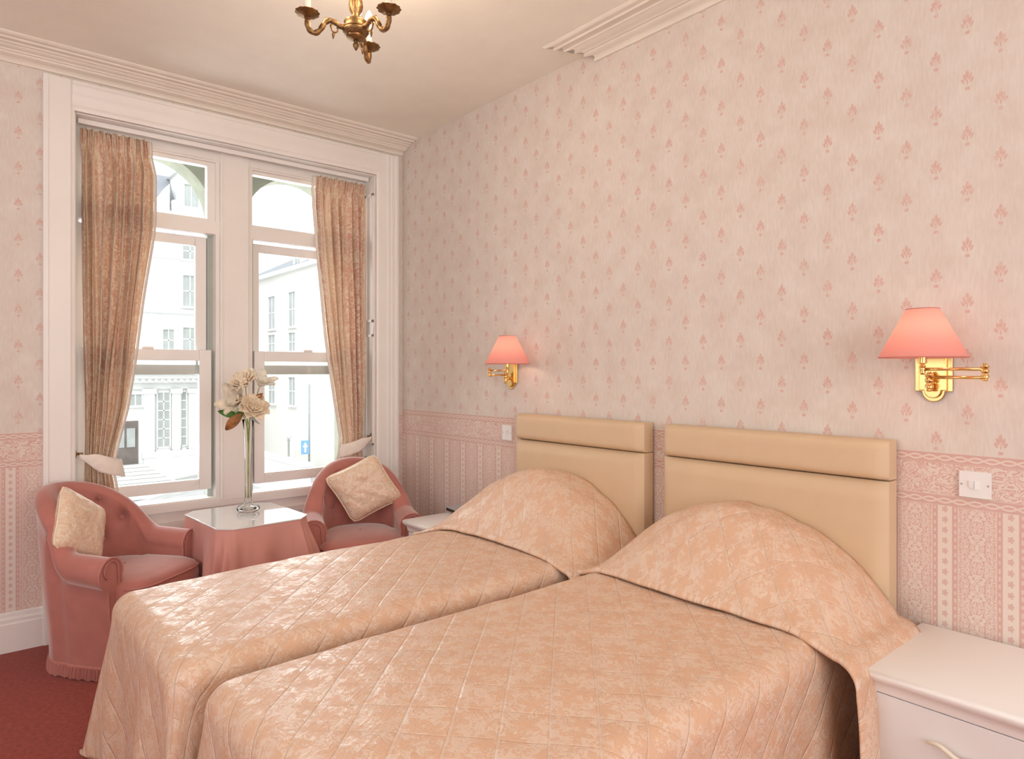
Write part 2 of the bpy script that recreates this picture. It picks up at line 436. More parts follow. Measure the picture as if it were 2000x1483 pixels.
struct(c, 'trim_2', MT['cornice'], auto=40)
# casing of the recess: stepped architrave
c = B()
def casing(lo, hi, z0, z1, flip):
    d = 1 if hi > lo else -1; W = abs(hi-lo)
    pr = [(0, 0), (0, -.030), (.010, -.036), (.020, -.036), (.024, -.028), (.045, -.028), (.048, -.034), (.054, -.034), (.057, -.026), (.075, -.026), (.078, -.032), (.084, -.032), (.087, -.024), (W-.012, -.024), (W-.006, -.018), (W, -.016), (W, 0)]
    pr = [(lo+d*a, b) for a, b in pr]
    c.prism(pr, z0, z1, 'Z')
casing(-.045, WR, 0, 2.85, 0)
c.prism([(-2.073, 0), (-2.073, -.030), (-2.065, -.034), (-2.052, -.034), (-2.049, -.029), (-1.958, -.027), (-1.953, -.022), (WL, -.020), (WL, 0)], 0, 2.85, 'Z')
pr = [(0, 2.85), (-.030, 2.85), (-.033, 2.842), (-.033, 2.832), (-.028, 2.828), (-.027, 2.785), (-.0245, 2.782), (-.024, 2.726), (-.019, 2.721), (-.017, 2.70), (0, 2.70)]
c.prism(pr[::-1], WL-.01, WR+.01, 'X')
struct(c, 'trim_3', MT['paint'], auto=40)
# recess lining: soffit, jamb panels, apron under the window
c = B()
c.box(WL+.009, WR-.009, .001, .2, WT-.008, WT-.001)
c.box(WR-.008, WR-.001, .001, .2, 0, WT-.001)
for z0, z1 in ((.10, .78), (.86, 1.62), (1.70, 2.58)):   # raised shutter panel frames on the right jamb
    c.box(WR-.016, WR, .012, .030, z0, z1); c.box(WR-.016, WR, .105, .123, z0, z1); c.box(WR-.016, WR, .012, .123, z0, z0+.02); c.box(WR-.016, WR, .012, .123, z1-.02, z1)
c.box(WL+.001, WL+.008, .001, .2, 0, WT-.001)
c.box(WL, WR, .15, .22, 0, .60)
c.box(WL, WR, .128, .152, .555, .605)
c.box(WL, WR, .136, .152, .46, .50)
c.box(WL, WR, .136, .152, .0, .17)
for x0, x1 in ((-1.88, -1.16), (-1.04, -.28)):
    c.box(x0, x1, .141, .152, .23, .40)
struct(c, 'trim_4', MT['paint'], bevel=.003)
# outer masonry with arched heads
def masonry():
    b = B(); y0, y1 = .42, .60
    ho = [(-1.50, .36, 2.34), (-.585, .36, 2.33)]
    xs = [-2.6, ho[0][0]-.36, ho[0][0]+.36, ho[1][0]-.36, ho[1][0]+.36, .5]
    for i in (0, 2, 4): b.box(xs[i], xs[i+1], y0, y1, 0, 3.4)
    for cx, r, cz in ho:
        b.box(cx-r, cx+r, y0, y1, 0, .50)
        N = 24
        for k in range(N):
            a0, a1 = PI-PI*k/N, PI-PI*(k+1)/N
            xa, xb = cx+r*math.cos(a0), cx+r*math.cos(a1); za, zb = cz+r*math.sin(a0), cz+r*math.sin(a1)
            b.add([(xa, y0, za), (xb, y0, zb), (xb, y0, 3.4), (xa, y0, 3.4), (xa, y1, za), (xb, y1, zb), (xb, y1, 3.4), (xa, y1, 3.4)],
                  [(0, 1, 2, 3), (7, 6, 5, 4), (0, 4, 5, 1), (3, 2, 6, 7)])
    return b
struct(masonry(), 'wall_outer', MT['stonegreen'])
# windows
def window(n, x0, x1, mull_side, lower, upper, tr):
    """x0..x1 opening; lower/upper/tr = (outer x0, outer x1, glass x0, glass x1)"""
    f = B()
    f.box(x0, x1, .13, .25, 2.615, 2.692)                       # head
    f.box(x0, x1, .122, .135, 2.625, 2.642)
    f.box(x0, x1, .13, .25, 2.185, 2.262)                      # transom
    f.box(x0, x1, .135, .25, .575, .612)                       # sill
    f.box(x0+.001, x0+.022, .1315, .249, .6, 2.62); f.box(x1-.022, x1-.001, .1315, .249, .6, 2.62)
    root = struct(f, 'window_%d' % n, MT['paint'])
    f = B().box(-.272, -.2185, .128, .249, .6, 2.69) if n == 2 else B().box(-1.9315, -1.905, .128, .249, .6, 2.69)
    f.build('side_lining', MT['paint'], root)
    q = B()
    q.box(x0+.022, tr[2], .15, .20, 2.262, 2.615); q.box(tr[3], x1-.022, .15, .20, 2.262, 2.615)
    q.box(tr[2], tr[3], .15, .20, 2.592, 2.615); q.box(tr[2], tr[3], .15, .20, 2.262, 2.276)
    q.build('transom_light_frame', MT['paint'], root)
    B().box(tr[2], tr[3], .172, .176, 2.27, 2.60).build('transom_pane', MT['pane'], root)
    def sash(name, d, y0, y1, z0, z1, rt, rb):
        s = B(); s.box(d[0], d[2], y0, y1, z0, z1); s.box(d[3], d[1], y0, y1, z0, z1)
        s.box(d[2], d[3], y0, y1, z1-rt, z1); s.box(d[2], d[3], y0, y1, z0, z0+rb)
        o = s.build(name, MT['pvc'], root, bevel=.004)
        B().box(d[2]-.005, d[3]+.005, (y0+y1)/2-.002, (y0+y1)/2+.002, z0+rb-.005, z1-rt+.005).build('glass_pane', MT['pane'], o)
        return o
    u = sash('upper_sash', upper, .200, .235, 1.345, 2.172, .056, .060)
    l = sash('lower_sash', lower, .150, .190, .662, 1.492, .064, .064)
    t = B(); t.box(x0+.022, upper[0]-.002, .19, .245, .612, 2.185); t.box(upper[1]+.002, x1-.022, .19, .245, .612, 2.185)
    t.build('sash_channel', MT['track'], root)
    k = B()
    for xx in (lower[2]+.03, lower[3]-.03):
        k.box(xx-.012, xx+.012, .143, .15, .695, .715); k.box(xx-.012, xx+.012, .19, .2, 2.112, 2.13)
    k.box((lower[2]+lower[3])/2-.03, (lower[2]+lower[3])/2+.03, .150, .185, 1.492, 1.506)
    k.build('sash_catch', MT['pvc'], root, bevel=.003)
    return root
window(1, WL, -1.185, 1, (-1.905, -1.226, -1.84, -1.294), (-1.900, -1.240, -1.845, -1.302), (0, 0, -1.88, -1.25))
window(2, -1.013, WR, 0, (-.972, -.273, -.908, -.335), (-.965, -.274, -.925, -.335), (0, 0, -.988, -.24))
c = B().box(-1.185, -1.013, .118, .25, .59, 2.695)
c.box(-1.178, -1.168, .112, .12, .60, 2.63); c.box(-1.030, -1.020, .112, .12, .60, 2.63)
struct(c, 'trim_5', MT['paint'], bevel=.003)

# ------------------------------------------------------------------ beds
def headboard(y0, y1, bed):
    x0 = -.095
    def pad(z0, z1, name, bulge, par):
        nu, nv = 44, 22
        def P(i, j):
            a = i/(nu-1)*2-1; b = j/(nv-1)*2-1
            h = (1-abs(a)**18)*(1-abs(b)**(6 if z1-z0 < .3 else 34)); h = max(0, h)**.5
            y = (y0+y1)/2+a*(y1-y0)/2; z = (z0+z1)/2+b*(z1-z0)/2
            return (x0+.022-(bulge-.023)*h, y, z)
        g = B().grid(P, nu, nv)
        # sides back to the board
        def ring(i, j):
            return P(i, j)
        edge = [(i, 0) for i in range(nu)]+[(nu-1, j) for j in range(1, nv)]+[(i, nv-1) for i in range(nu-2, -1, -1)]+[(0, j) for j in range(nv-2, 0, -1)]
        n = len(edge); vs = [P(*e) for e in edge]; b2 = [(-.012, v[1], v[2]) for v in vs]
        g.add(vs+b2, [(i, (i+1) % n, n+(i+1) % n, n+i) for i in range(n)]+[tuple(range(n, 2*n))])
        return g.build(name, MT['cream_pvc'], par, smooth=False, auto=45)
    pad(.33, .998, 'lower_pad', .056, bed)
    hb = pad(1.003, 1.134, 'top_roll', .058, bed)
    B().box(-.048, -.01, y0+.01, y1-.01, .34, 1.12).build('backing_board', MT['cream_pvc'], bed)
    for a in (y0+.2, y1-.26): B().box(-.04, -.012, a, a+.06, .08, .36).build('headboard_strut', MT['wood'], bed)

def bed(y0, y1, label, hy0, hy1):
    t = thing('single_bed', label, 'bed', (-1, (y0+y1)/2, 0), 0, 'twin beds')
    B().box(-1.86, -.10, y0+.07, y1-.07, .06, .32).build('divan_base', MT['cream_pvc'], t, bevel=.01)
    B().box(-1.86, -.10, y0+.07, y1-.07, .325, .545).build('mattress', MT['tie'], t, bevel=.03, seg=3)
    for x in (-1.75, -.25):
        for y in (y0+.15, y1-.15): B().lathe([(.022, 0), (.022, .05), (.03, .06)], (x, y, 0), 12).build('castor', MT['black'], t)
    headboard(hy0, hy1, t)
    return t

def spread(name, label, y0, y1, xf, zt, fold, mound, seed, flare_pos, flare_neg, tail):
    """quilted bedspread: top, foot and side drops; folded back over the pillows"""
    xh = -.105; rr = .07; D = zt-.02+.04
    st = .0135
    mx, my0, my1, mh = mound
    def ztop(x, y):
        v = (y-(y0+y1)/2)/((y1-y0)/2)
        return zt+.012*(1-v*v)+.006*hn(x*2.4+seed, y*3)+.0025*hn(x*9, y*11+seed)-.010*smst((-1.35-x)/.6)
    def pillow(x, y, grow=0):
        cx = -.27
        if x > cx: fx = 1-.10*((x-cx)/(.17))**2
        else:
            fx = smst(1-(cx-x)/(cx-fold+.03)); fx = fx**.8 if fx > 0 else 0
        v = (y-(my0+my1)/2)/((my1-my0)/2+grow); av = min(1, abs(v))
        fy = (1-av**2.0)**.97 if av < 1 else 0
        return mh*fx*fy*(1+.03*hn(x*6+seed, y*6))
    def wav(px, D_, per, d):
        return
    def side_pt(px, py, nx, ny, d, per, zt_, lift=0, corner=0, wob=1):
        # d = cloth length past the edge line
        q = rr*PI/2
        if d < q: o = rr*math.sin(d/rr); dz = rr*(1-math.cos(d/rr))
        else:
            e = d-q; k = min(1, e/.45)
            wv = .016*math.sin(per*11+seed)+.012*math.sin(per*23+seed*2.1)+.009*math.sin(per*5.3+1)
            o = rr+e*(.035+corner)+wv*smst(k*1.15)*wob; dz = rr+e*.995
        return (px+nx*(o+lift), py+ny*(o+lift), max(.006, zt_-dz))
    nb = int(D/st)+2
    X = list(np.arange(xf, xh+1e-6, st)); X[-1] = xh
    Y = list(np.arange(y0, y1+1e-6, st)); Y[-1] = y1
    ds = [D*(k+1)/nb for k in range(nb)]
    # parameter lines: negative means drop
    U = [('d', -d) for d in ds[::-1]]+[('t', x) for x in X]
    V = [('d', -d) for d in ds[::-1]]+[('t', y) for y in Y]+[('e', d) for d in ds]
    def Pt(i, j):
        ku, u = U[i]; kv, v = V[j]
        dx = -u if ku == 'd' else 0; dy = -v if kv == 'd' else (v if kv == 'e' else 0)
        px = xf if ku == 'd' else u; py = y0 if kv == 'd' else (y1 if kv == 'e' else v)
        sy = -1 if kv == 'd' else 1
        if dx == 0 and dy == 0: return (px, py, ztop(px, py))
        if dx == 0: return side_pt(px, py, 0, sy, dy, px, ztop(px, py))
        if dy == 0: return side_pt(px, py, -1, 0, dx, py+7, ztop(px, py))
        d = (dx**5+dy**5)**.2
        ph = math.atan2(dy, dx); cw = math.sin(2*ph)**2
        fl = flare_neg if sy < 0 else flare_pos
        dd = d*(1-.0*cw)
        cr = .035*math.sin(ph*8+seed)*math.sin(2*ph)**2
        return side_pt(px, py, -math.cos(ph), sy*math.sin(ph), dd, (py+7) if ph < PI/4 else px, ztop(px, py), 0, fl*cw+cr, 1-cw)
    def uvf(i, j):
        ku, u = U[i]; kv, v = V[j]
        a = xf+u if ku == 'd' else u; b = y0+v if kv == 'd' else (y1+v if kv == 'e' else v)
        return (a+seed*.37, b)
    root = B().grid(Pt, len(U), len(V), uvf).build(name, MT['damask'], None, smooth=True, solid=.006)
    tag(root, label, 'bedspread', 'damask bedspreads')
    # the part folded back over the pillows
    gy0, gy1 = my0, my1
    nbf = int(tail/st)+1; dsf = [tail*(k+1)/nbf for k in range(nbf)]
    lip = 5
    FX = list(np.arange(fold, xh+1e-6, st)); FX[-1] = xh
    FY = list(np.arange(gy0, gy1+1e-6, st)); FY[-1] = gy1
    V2 = [('d', -d) for d in dsf[::-1]]+[('t', y) for y in FY]+[('e', d) for d in dsf]
    nu = len(FX)+lip
    def edge_x(y):          # the folded edge is not quite straight
        return .02*math.sin(y*3.1+seed)+.010*math.sin(y*8+seed)
    def Q(i, j):
        kv, v = V2[j]; y = gy0 if kv == 'd' else (gy1 if kv == 'e' else v)
        dy = abs(v) if kv != 't' else 0; sy = -1 if kv == 'd' else 1
        sh = edge_x(y)-(dy*.10 if sy < 0 else -dy*.25)
        if i < lip:         # rolled lip
            a = PI*(1-i/lip)*.9; x = fold+.010*(1-math.cos(a))*.5+.0; hz = .016+.0-.010*(1-math.cos(a))*.5*1.3; x = fold-.008*math.sin(a)+(.03 if i == 0 else 0)
        else: x = FX[i-lip]; hz = .016
        k = smst(1-(x-fold)/.5)
        xx = x+sh*k
        z = ztop(xx, min(max(y, y0), y1))
        yy = min(max(y, y0), y1)
        over = abs(y-yy)
        z = z+hz+pillow(x, y, .0)+.006*hn(x*14+seed, y*13)*min(1, pillow(x, y)*12)
        if dy == 0: return (xx, y, z-over*.3)
        lead = math.exp(-((x-fold-.03)/.07)**2)
        # hangs like a fold at its leading edge
        q = side_pt(xx, y, 0, sy, dy, xx*1.6+3, z-over*.3, .004, .05+.16*lead-.12*math.exp(-((x-fold-.17)/.05)**2), .7)
        return (q[0]-(.10*dy if sy < 0 else -.1*dy), q[1], max(.02, q[2]))
    def uv2(i, j):
        kv, v = V2[j]; y = gy0+v if kv == 'd' else (gy1+v if kv == 'e' else v)
        x = FX[max(0, i-lip)]; return (x+2.3+seed*.6, y+1.1)
    B().grid(Q, nu, len(V2), uv2).build('pillow_fold', MT['damask'], root, smooth=True, solid=.007)
    return root
bed(-3.20, -2.28, 'nearer single bed with cream panelled headboard beside the right white bedside cabinet', -3.198, -2.295)
bed(-2.19, -1.33, 'farther single bed with cream panelled headboard on the window side', -2.185, -1.318)
spread('bedspread', 'peach floral quilted bedspread on the nearer bed, folded over its pillows', -3.13, -2.352, -1.89, .592, -.56, (0, -3.24, -2.25, .255), 1.0, .16, .15, .60)
spread('bedspread', 'peach floral quilted bedspread on the farther bed, next to the pink armchairs', -2.11, -1.40, -1.93, .592, -.60, (0, -2.20, -1.18, .268), 2.0, .17, .10, .42)

# ------------------------------------------------------------------ bedside cabinets
def cabinet(y0, y1, label, full=True):
    t = thing('bedside_cabinet', label, 'bedside cabinet', (-.23, (y0+y1)/2, 0), 0, 'white bedside cabinets')
    zt = .545
    B().box(-.470, -.02, y0+.012, y1-.012, .03, .483).build('carcass', MT['white_lacq'], t)
    tp = B()
    # moulded top: same section on the front and sides
    ring = [(.008, .483), (.006, .495), (.003, .508), (-.003, .514), (-.010, .520), (-.014, .529), (-.012, .540), (-.004, .545)]
    vs = []; fs = []
    for k, (ins, z) in enumerate(ring):
        vs += [(-.02, y1-ins, z), (-.498+ins, y1-ins, z), (-.498+ins, y0+ins, z), (-.02, y0+ins, z)]
    for k in range(len(ring)-1):
        for e in range(4): fs.append((k*4+e, k*4+(e+1) % 4, k*4+4+(e+1) % 4, k*4+4+e))
    fs += [(3, 2, 1, 0), tuple(len(vs)-4+e for e in range(4))]
    tp.add(vs, fs).build('moulded_top', MT['white_lacq'], t, auto=50)
    for k, (z0, z1) in enumerate(((.290, .479), (.045, .284))):
        d = B().box(-.488, -.472, y0+.014, y1-.014, z0, z1).build('drawer', MT['white_front'], t, bevel=.002)
        ym = (y0+y1)/2; zm = (z0+z1)/2+.012
        pts = []; rs = []
        for q in range(21):
            a = q/20; yy = ym+.055-.11*a
            pts.append((-.495-.018*math.sin(PI*a)**.5, yy, zm+.010*math.sin(2*PI*a)*1.0)); rs.append(.0035+.0028*math.sin(PI*a))
        B().tube(pts, rs, 10).build('handle', MT['candle'], d, smooth=True)
    B().box(-.44, -.03, y0+.02, y1-.02, 0, .03).build('plinth', MT['white_lacq'], t)
    return t
cabinet(-3.72, -3.284, 'white bedside cabinet with wavy drawer handle, beside the nearer bed')
cabinet(-1.20, -.865, 'white bedside cabinet mostly hidden behind the farther bed')
r = thing('media_box', 'small flat black electronic box with grey lid on the far bedside cabinet', 'box', (-.165, -.98, .545), rad(-8))
B().box(-.075, .075, -.11, .11, .013, .030).build('box_body', MT['black'], r, local=True, bevel=.003)
B().box(-.077, .077, -.112, .112, .030, .035).build('lid', MT['grey'], r, local=True, bevel=.001)
B().lathe([(.045, 0), (.045, .013)], (0, 0, 0), 24).build('base_pad', MT['grey'], r, local=True)

# ------------------------------------------------------------------ wall switches
def switch(y, z, wd, ht, two, label):
    t = thing('light_switch', label, 'light switch', (0, y, z-ht/2))
    B().box(-.010, -.0005, y-wd/2, y+wd/2, z-ht/2, z+ht/2).build('faceplate', MT['plastic'], t, bevel=.002)
    for sy in ([-.0075, .0075] if two else [0]):
        k = B().prism([(-.010, z-.013), (-.0165 if sy < 0 or not two else -.0125, z-.013), (-.0125 if sy < 0 or not two else -.0165, z+.013), (-.010, z+.013)], y+sy-.0068, y+sy+.0068, 'Y') if 0 else \
            B().add([(-.0098, y+sy+e*.0068, z+f*.0125) for e in (-1, 1) for f in (-1, 1)]+[(-.0165 if f*(-1 if sy < 0 else 1) > 0 else -.0125, y+sy+e*.0068, z+f*.0125) for e in (-1, 1) for f in (-1, 1)],
                    [(0, 1, 3, 2), (4, 6, 7, 5), (0, 2, 6, 4), (1, 5, 7, 3), (0, 4, 5, 1), (2, 3, 7, 6)])
        k.build('rocker', MT['plastic'], t)
    for e in (-1, 1): B().lathe([(.003, -.0108), (.0022, -.0100)], (0, y+e*wd*.41, z), 10, 'X').build('screw', MT['screw'], t)
switch(-3.421, 1.010, .086, .082, True, 'white double rocker switch on the dado border above the right cabinet')
switch(-1.153, 1.016, .084, .086, False, 'white single switch plate beside the farther headboard')

# ------------------------------------------------------------------ swing-arm wall lamps
def wall_lamp(yp, elbow, post, label, bz=1.405):
    t = thing('wall_lamp', label, 'wall lamp', (0, yp, 1.262), 0, 'pink shaded wall lamps')
    # stepped back plate with scalloped ends
    def plate(wd, z0, z1, x0, x1, name):
        pl = []; r = wd*.62
        w2 = wd; n = 10
        for k in range(n+1):
            a = -PI+PI*k/n*1.0; pl.append((r*math.cos(a), z0+r+r*math.sin(a)))
        pl += [(w2, z0+r), (w2, z1-r)]
        for k in range(n+1):
            a = PI*k/n; pl.append((r*math.cos(a), z1-r+r*math.sin(a)))
        pl += [(-w2, z1-r), (-w2, z0+r)]
        pts = [(yp+p[0], p[1]) for p in pl]
        return B().prism(pts, x0, x1, 'X').build(name, MT['brass'], t, bevel=.0025, seg=2)
    plate(.054, 1.264, 1.444, -.010, -.0005, 'back_plate'); plate(.040, 1.276, 1.432, -.019, -.009, 'raised_plate')
    def knuckle(p, z0, z1, r, name, par=t):
        H_ = z1-z0; pr = [(0, z0), (r*.5, z0), (r*.75, z0+.06*H_), (r*.55, z0+.14*H_), (r, z0+.2*H_), (r, z0+.32*H_), (r*.7, z0+.38*H_), (r*.7, z0+.44*H_), (r, z0+.5*H_),
                          (r, z0+.62*H_), (r*.7, z0+.68*H_), (r*1, z0+.76*H_), (r*1, z0+.86*H_), (r*.55, z0+.92*H_), (r*.4, z1), (0, z1)]
        return B().lathe(pr, (p[0], p[1], 0), 20).build(name, MT['brass'], par, smooth=True, auto=50)
    hub = (-.045, yp)
    knuckle(hub, 1.298, 1.362, .0125, 'pivot')
    B().tube([(-.012, yp, 1.325), (-.045, yp, 1.325)], .008, 14).build('pivot_stem', MT['brass'], t, smooth=True)
    knuckle(elbow, 1.334, 1.386, .0105, 'elbow_joint')
    zl, zu = 1.344, 1.369
    B().tube([(hub[0], hub[1], zl), (elbow[0], elbow[1], zl)], .0048, 12).build('swing_arm', MT['brass'], t, smooth=True)
    B().tube([(elbow[0], elbow[1], zu), (post[0], post[1], zu)], .0048, 12).build('swing_arm', MT['brass'], t, smooth=True)
    knuckle(post, 1.352, 1.384, .0095, 'post_joint')
    B().lathe([(.004, 1.38), (.006, 1.384), (.012, 1.388), (.0125, 1.43), (.009, 1.432), (.0, 1.432)], (post[0], post[1], 0), 20).build('lamp_holder', MT['brass'], t, smooth=True, auto=40)
    B().lathe([(.0, 1.432), (.012, 1.434), (.013, 1.445), (.017, 1.465), (.0165, 1.480), (.010, 1.500), (.0, 1.508)], (post[0], post[1], 0), 18).build('bulb', MT['bulb'], t, smooth=True)
    z0, z1 = bz, 1.553; r0, r1 = .120, .045
    b = B()
    pr = [(r0-.0015, z0-.001), (r0, z0), (r0-.001, z0+.004), (r1+.001, z1-.004), (r1, z1), (r1-.002, z1-.001), (r1-.002, z1-.006)]
    vs = []; N = 48
    global s_cap
    s_cap = False
    b.lathe([(r0, z0), (r1, z1)], (post[0], post[1], 0), N)
    s_cap = True
    sh = b.build('lamp_shade', MT['shade'], t, smooth=True)
    rim = lambda r, z: B().tube([(post[0]+r*math.cos(a*2*PI/40), post[1]+r*math.sin(a*2*PI/40), z) for a in range(41)], .0016, 6, False)
    rim(r0, z0).build('trim_ring', MT['piping'], sh, smooth=True); rim(r1, z1).build('trim_ring', MT['piping'], sh, smooth=True)
    light('lamp_light', 'POINT', (post[0], post[1], 1.475), LAMP_W, (1, .66, .46), radius=.016)
LAMP_W = .36
wall_lamp(-3.307, (-.165, -3.489), (-.165, -3.327), 'pink shaded brass swing-arm lamp above the right bedside cabinet')
wall_lamp(-1.187, (-.168, -1.197), (-.150, -1.328), 'pink shaded brass swing-arm lamp above the farther headboard')

# ------------------------------------------------------------------ chandelier
ch = Vector((-1.326, -1.892, 0))
rt = Vector((math.cos(rad(YAW)), -math.sin(rad(YAW)), 0)); fw = Vector((math.sin(rad(YAW)), math.cos(rad(YAW)), 0))
t = thing('chandelier', 'small antique brass three-arm chandelier hanging from the ceiling', 'chandelier', (ch.x, ch.y, 2.5))
cc = (ch.x, ch.y, 0)
B().lathe([(0, 2.508), (.004, 2.512), (.010, 2.524), (.011, 2.531), (.006, 2.538), (.009, 2.542), (.006, 2.545)], cc, 18).build('finial', MT['oldbrass'], t, smooth=True)
B().lathe([(.006, 2.543), (.016, 2.546), (.030, 2.553), (.033, 2.558), (.031, 2.561), (.043, 2.572), (.046, 2.580), (.044, 2.583), (.046, 2.585), (.041, 2.588), (.039, 2.603), (.042, 2.608), (.041, 2.611), (.020, 2.614), (.018, 2.620), (.010, 2.624)],
          cc, 40, scale=lambda q, h: 1+(.035*math.cos(q*20) if h < 2.583 else 0)).build('bowl', MT['oldbrass'], t, smooth=True, auto=60)
B().lathe([(.010, 2.622), (.014, 2.630), (.013, 2.636), (.021, 2.650), (.025, 2.668), (.022, 2.690), (.014, 2.706), (.012, 2.714), (.016, 2.720), (.009, 2.728), (.007, 2.80), (.010, 2.803), (.007, 2.806), (.005, 2.90)],
          cc, 32, scale=lambda q, h: 1+(.09*math.cos(q*10+h*160)*math.cos(h*420) if 2.636 < h < 2.706 else 0)).build('column', MT['oldbrass'], t, smooth=True)
B().lathe([(.004, 2.885), (.03, 2.90), (.05, 2.93), (.052, H)], cc, 30).build('ceiling_rose', MT['oldbrass'], t, smooth=True, auto=50)
for ang in (154, 36, -86):
    d = (rt*math.cos(rad(ang))+fw*(-math.sin(rad(ang)))).normalized()
    def P(r, z): return (ch.x+d.x*r, ch.y+d.y*r, z)
    key = [(.036, 2.586), (.056, 2.583), (.072, 2.592), (.090, 2.597), (.106, 2.587), (.118, 2.567), (.130, 2.549), (.146, 2.540), (.160, 2.547), (.167, 2.562), (.168, 2.578)]
    pts = []
    for i in range(len(key)-1):
        for k in range(4):
            f = k/4; p0, p1, p2, p3 = key[max(0, i-1)], key[i], key[i+1], key[min(len(key)-1, i+2)]
            cr = [0.5*(2*p1[m]+(p2[m]-p0[m])*f+(2*p0[m]-5*p1[m]+4*p2[m]-p3[m])*f*f+(3*p1[m]-p0[m]-3*p2[m]+p3[m])*f**3) for m in (0, 1)]
            pts.append(cr)
    pts.append(key[-1])
    n = len(pts)
    arm = B().tube([P(*p) for p in pts], [.0078+.0022*abs(math.sin(i*.55)) for i in range(n)], 10)
    arm.tube([P(.094, 2.597), P(.100, 2.604), P(.108, 2.602)], [.003, .002, .0008], 6)
    A = arm.build('arm', MT['oldbrass'], t, smooth=True)
    sc = [P(.066+.014*math.cos(a)*(1-.0), 2.585+.0-.0+.016*math.sin(a)) for a in [k*.35 for k in range(3, 15)]]
    o = B().tube([P(.082, 2.592), P(.088, 2.578), P(.083, 2.562), P(.073, 2.557), P(.065, 2.563), P(.063, 2.573), P(.069, 2.576)], [.004, .004, .0035, .003, .003, .0025, .002], 8)
    o.tube([P(.078, 2.560), P(.079, 2.550), P(.080, 2.543), P(.080, 2.534)], [.003, .0055, .004, .0015], 8)
    o.build('scroll', MT['oldbrass'], A, smooth=True)
    pc = (ch.x+d.x*.168, ch.y+d.y*.168, -.032)
    B().lathe([(.004, 2.598), (.009, 2.602), (.010, 2.608), (.007, 2.613), (.012, 2.618), (.010, 2.622), (.022, 2.625), (.036, 2.632), (.041, 2.637), (.040, 2.639), (.030, 2.635), (.010, 2.632)], pc, 36,
              scale=lambda q, h: 1+(.05*math.cos(q*12) if h > 2.624 else 0)).build('drip_pan', MT['oldbrass'], A, smooth=True, auto=60)
    B().lathe([(.0115, 2.632), (.0115, 2.708), (.006, 2.709)], pc, 20).build('candle_tube', MT['candle'], A, smooth=True, auto=40)
    B().lathe([(.006, 2.708), (.009, 2.713), (.0165, 2.732), (.0165, 2.742), (.011, 2.758), (.004, 2.772), (0, 2.776)], pc, 18).build('bulb', MT['bulb'], A, smooth=True)
    light('candle_light', 'POINT', (pc[0], pc[1], 2.708), 2.8, (1, .76, .54), radius=.016)

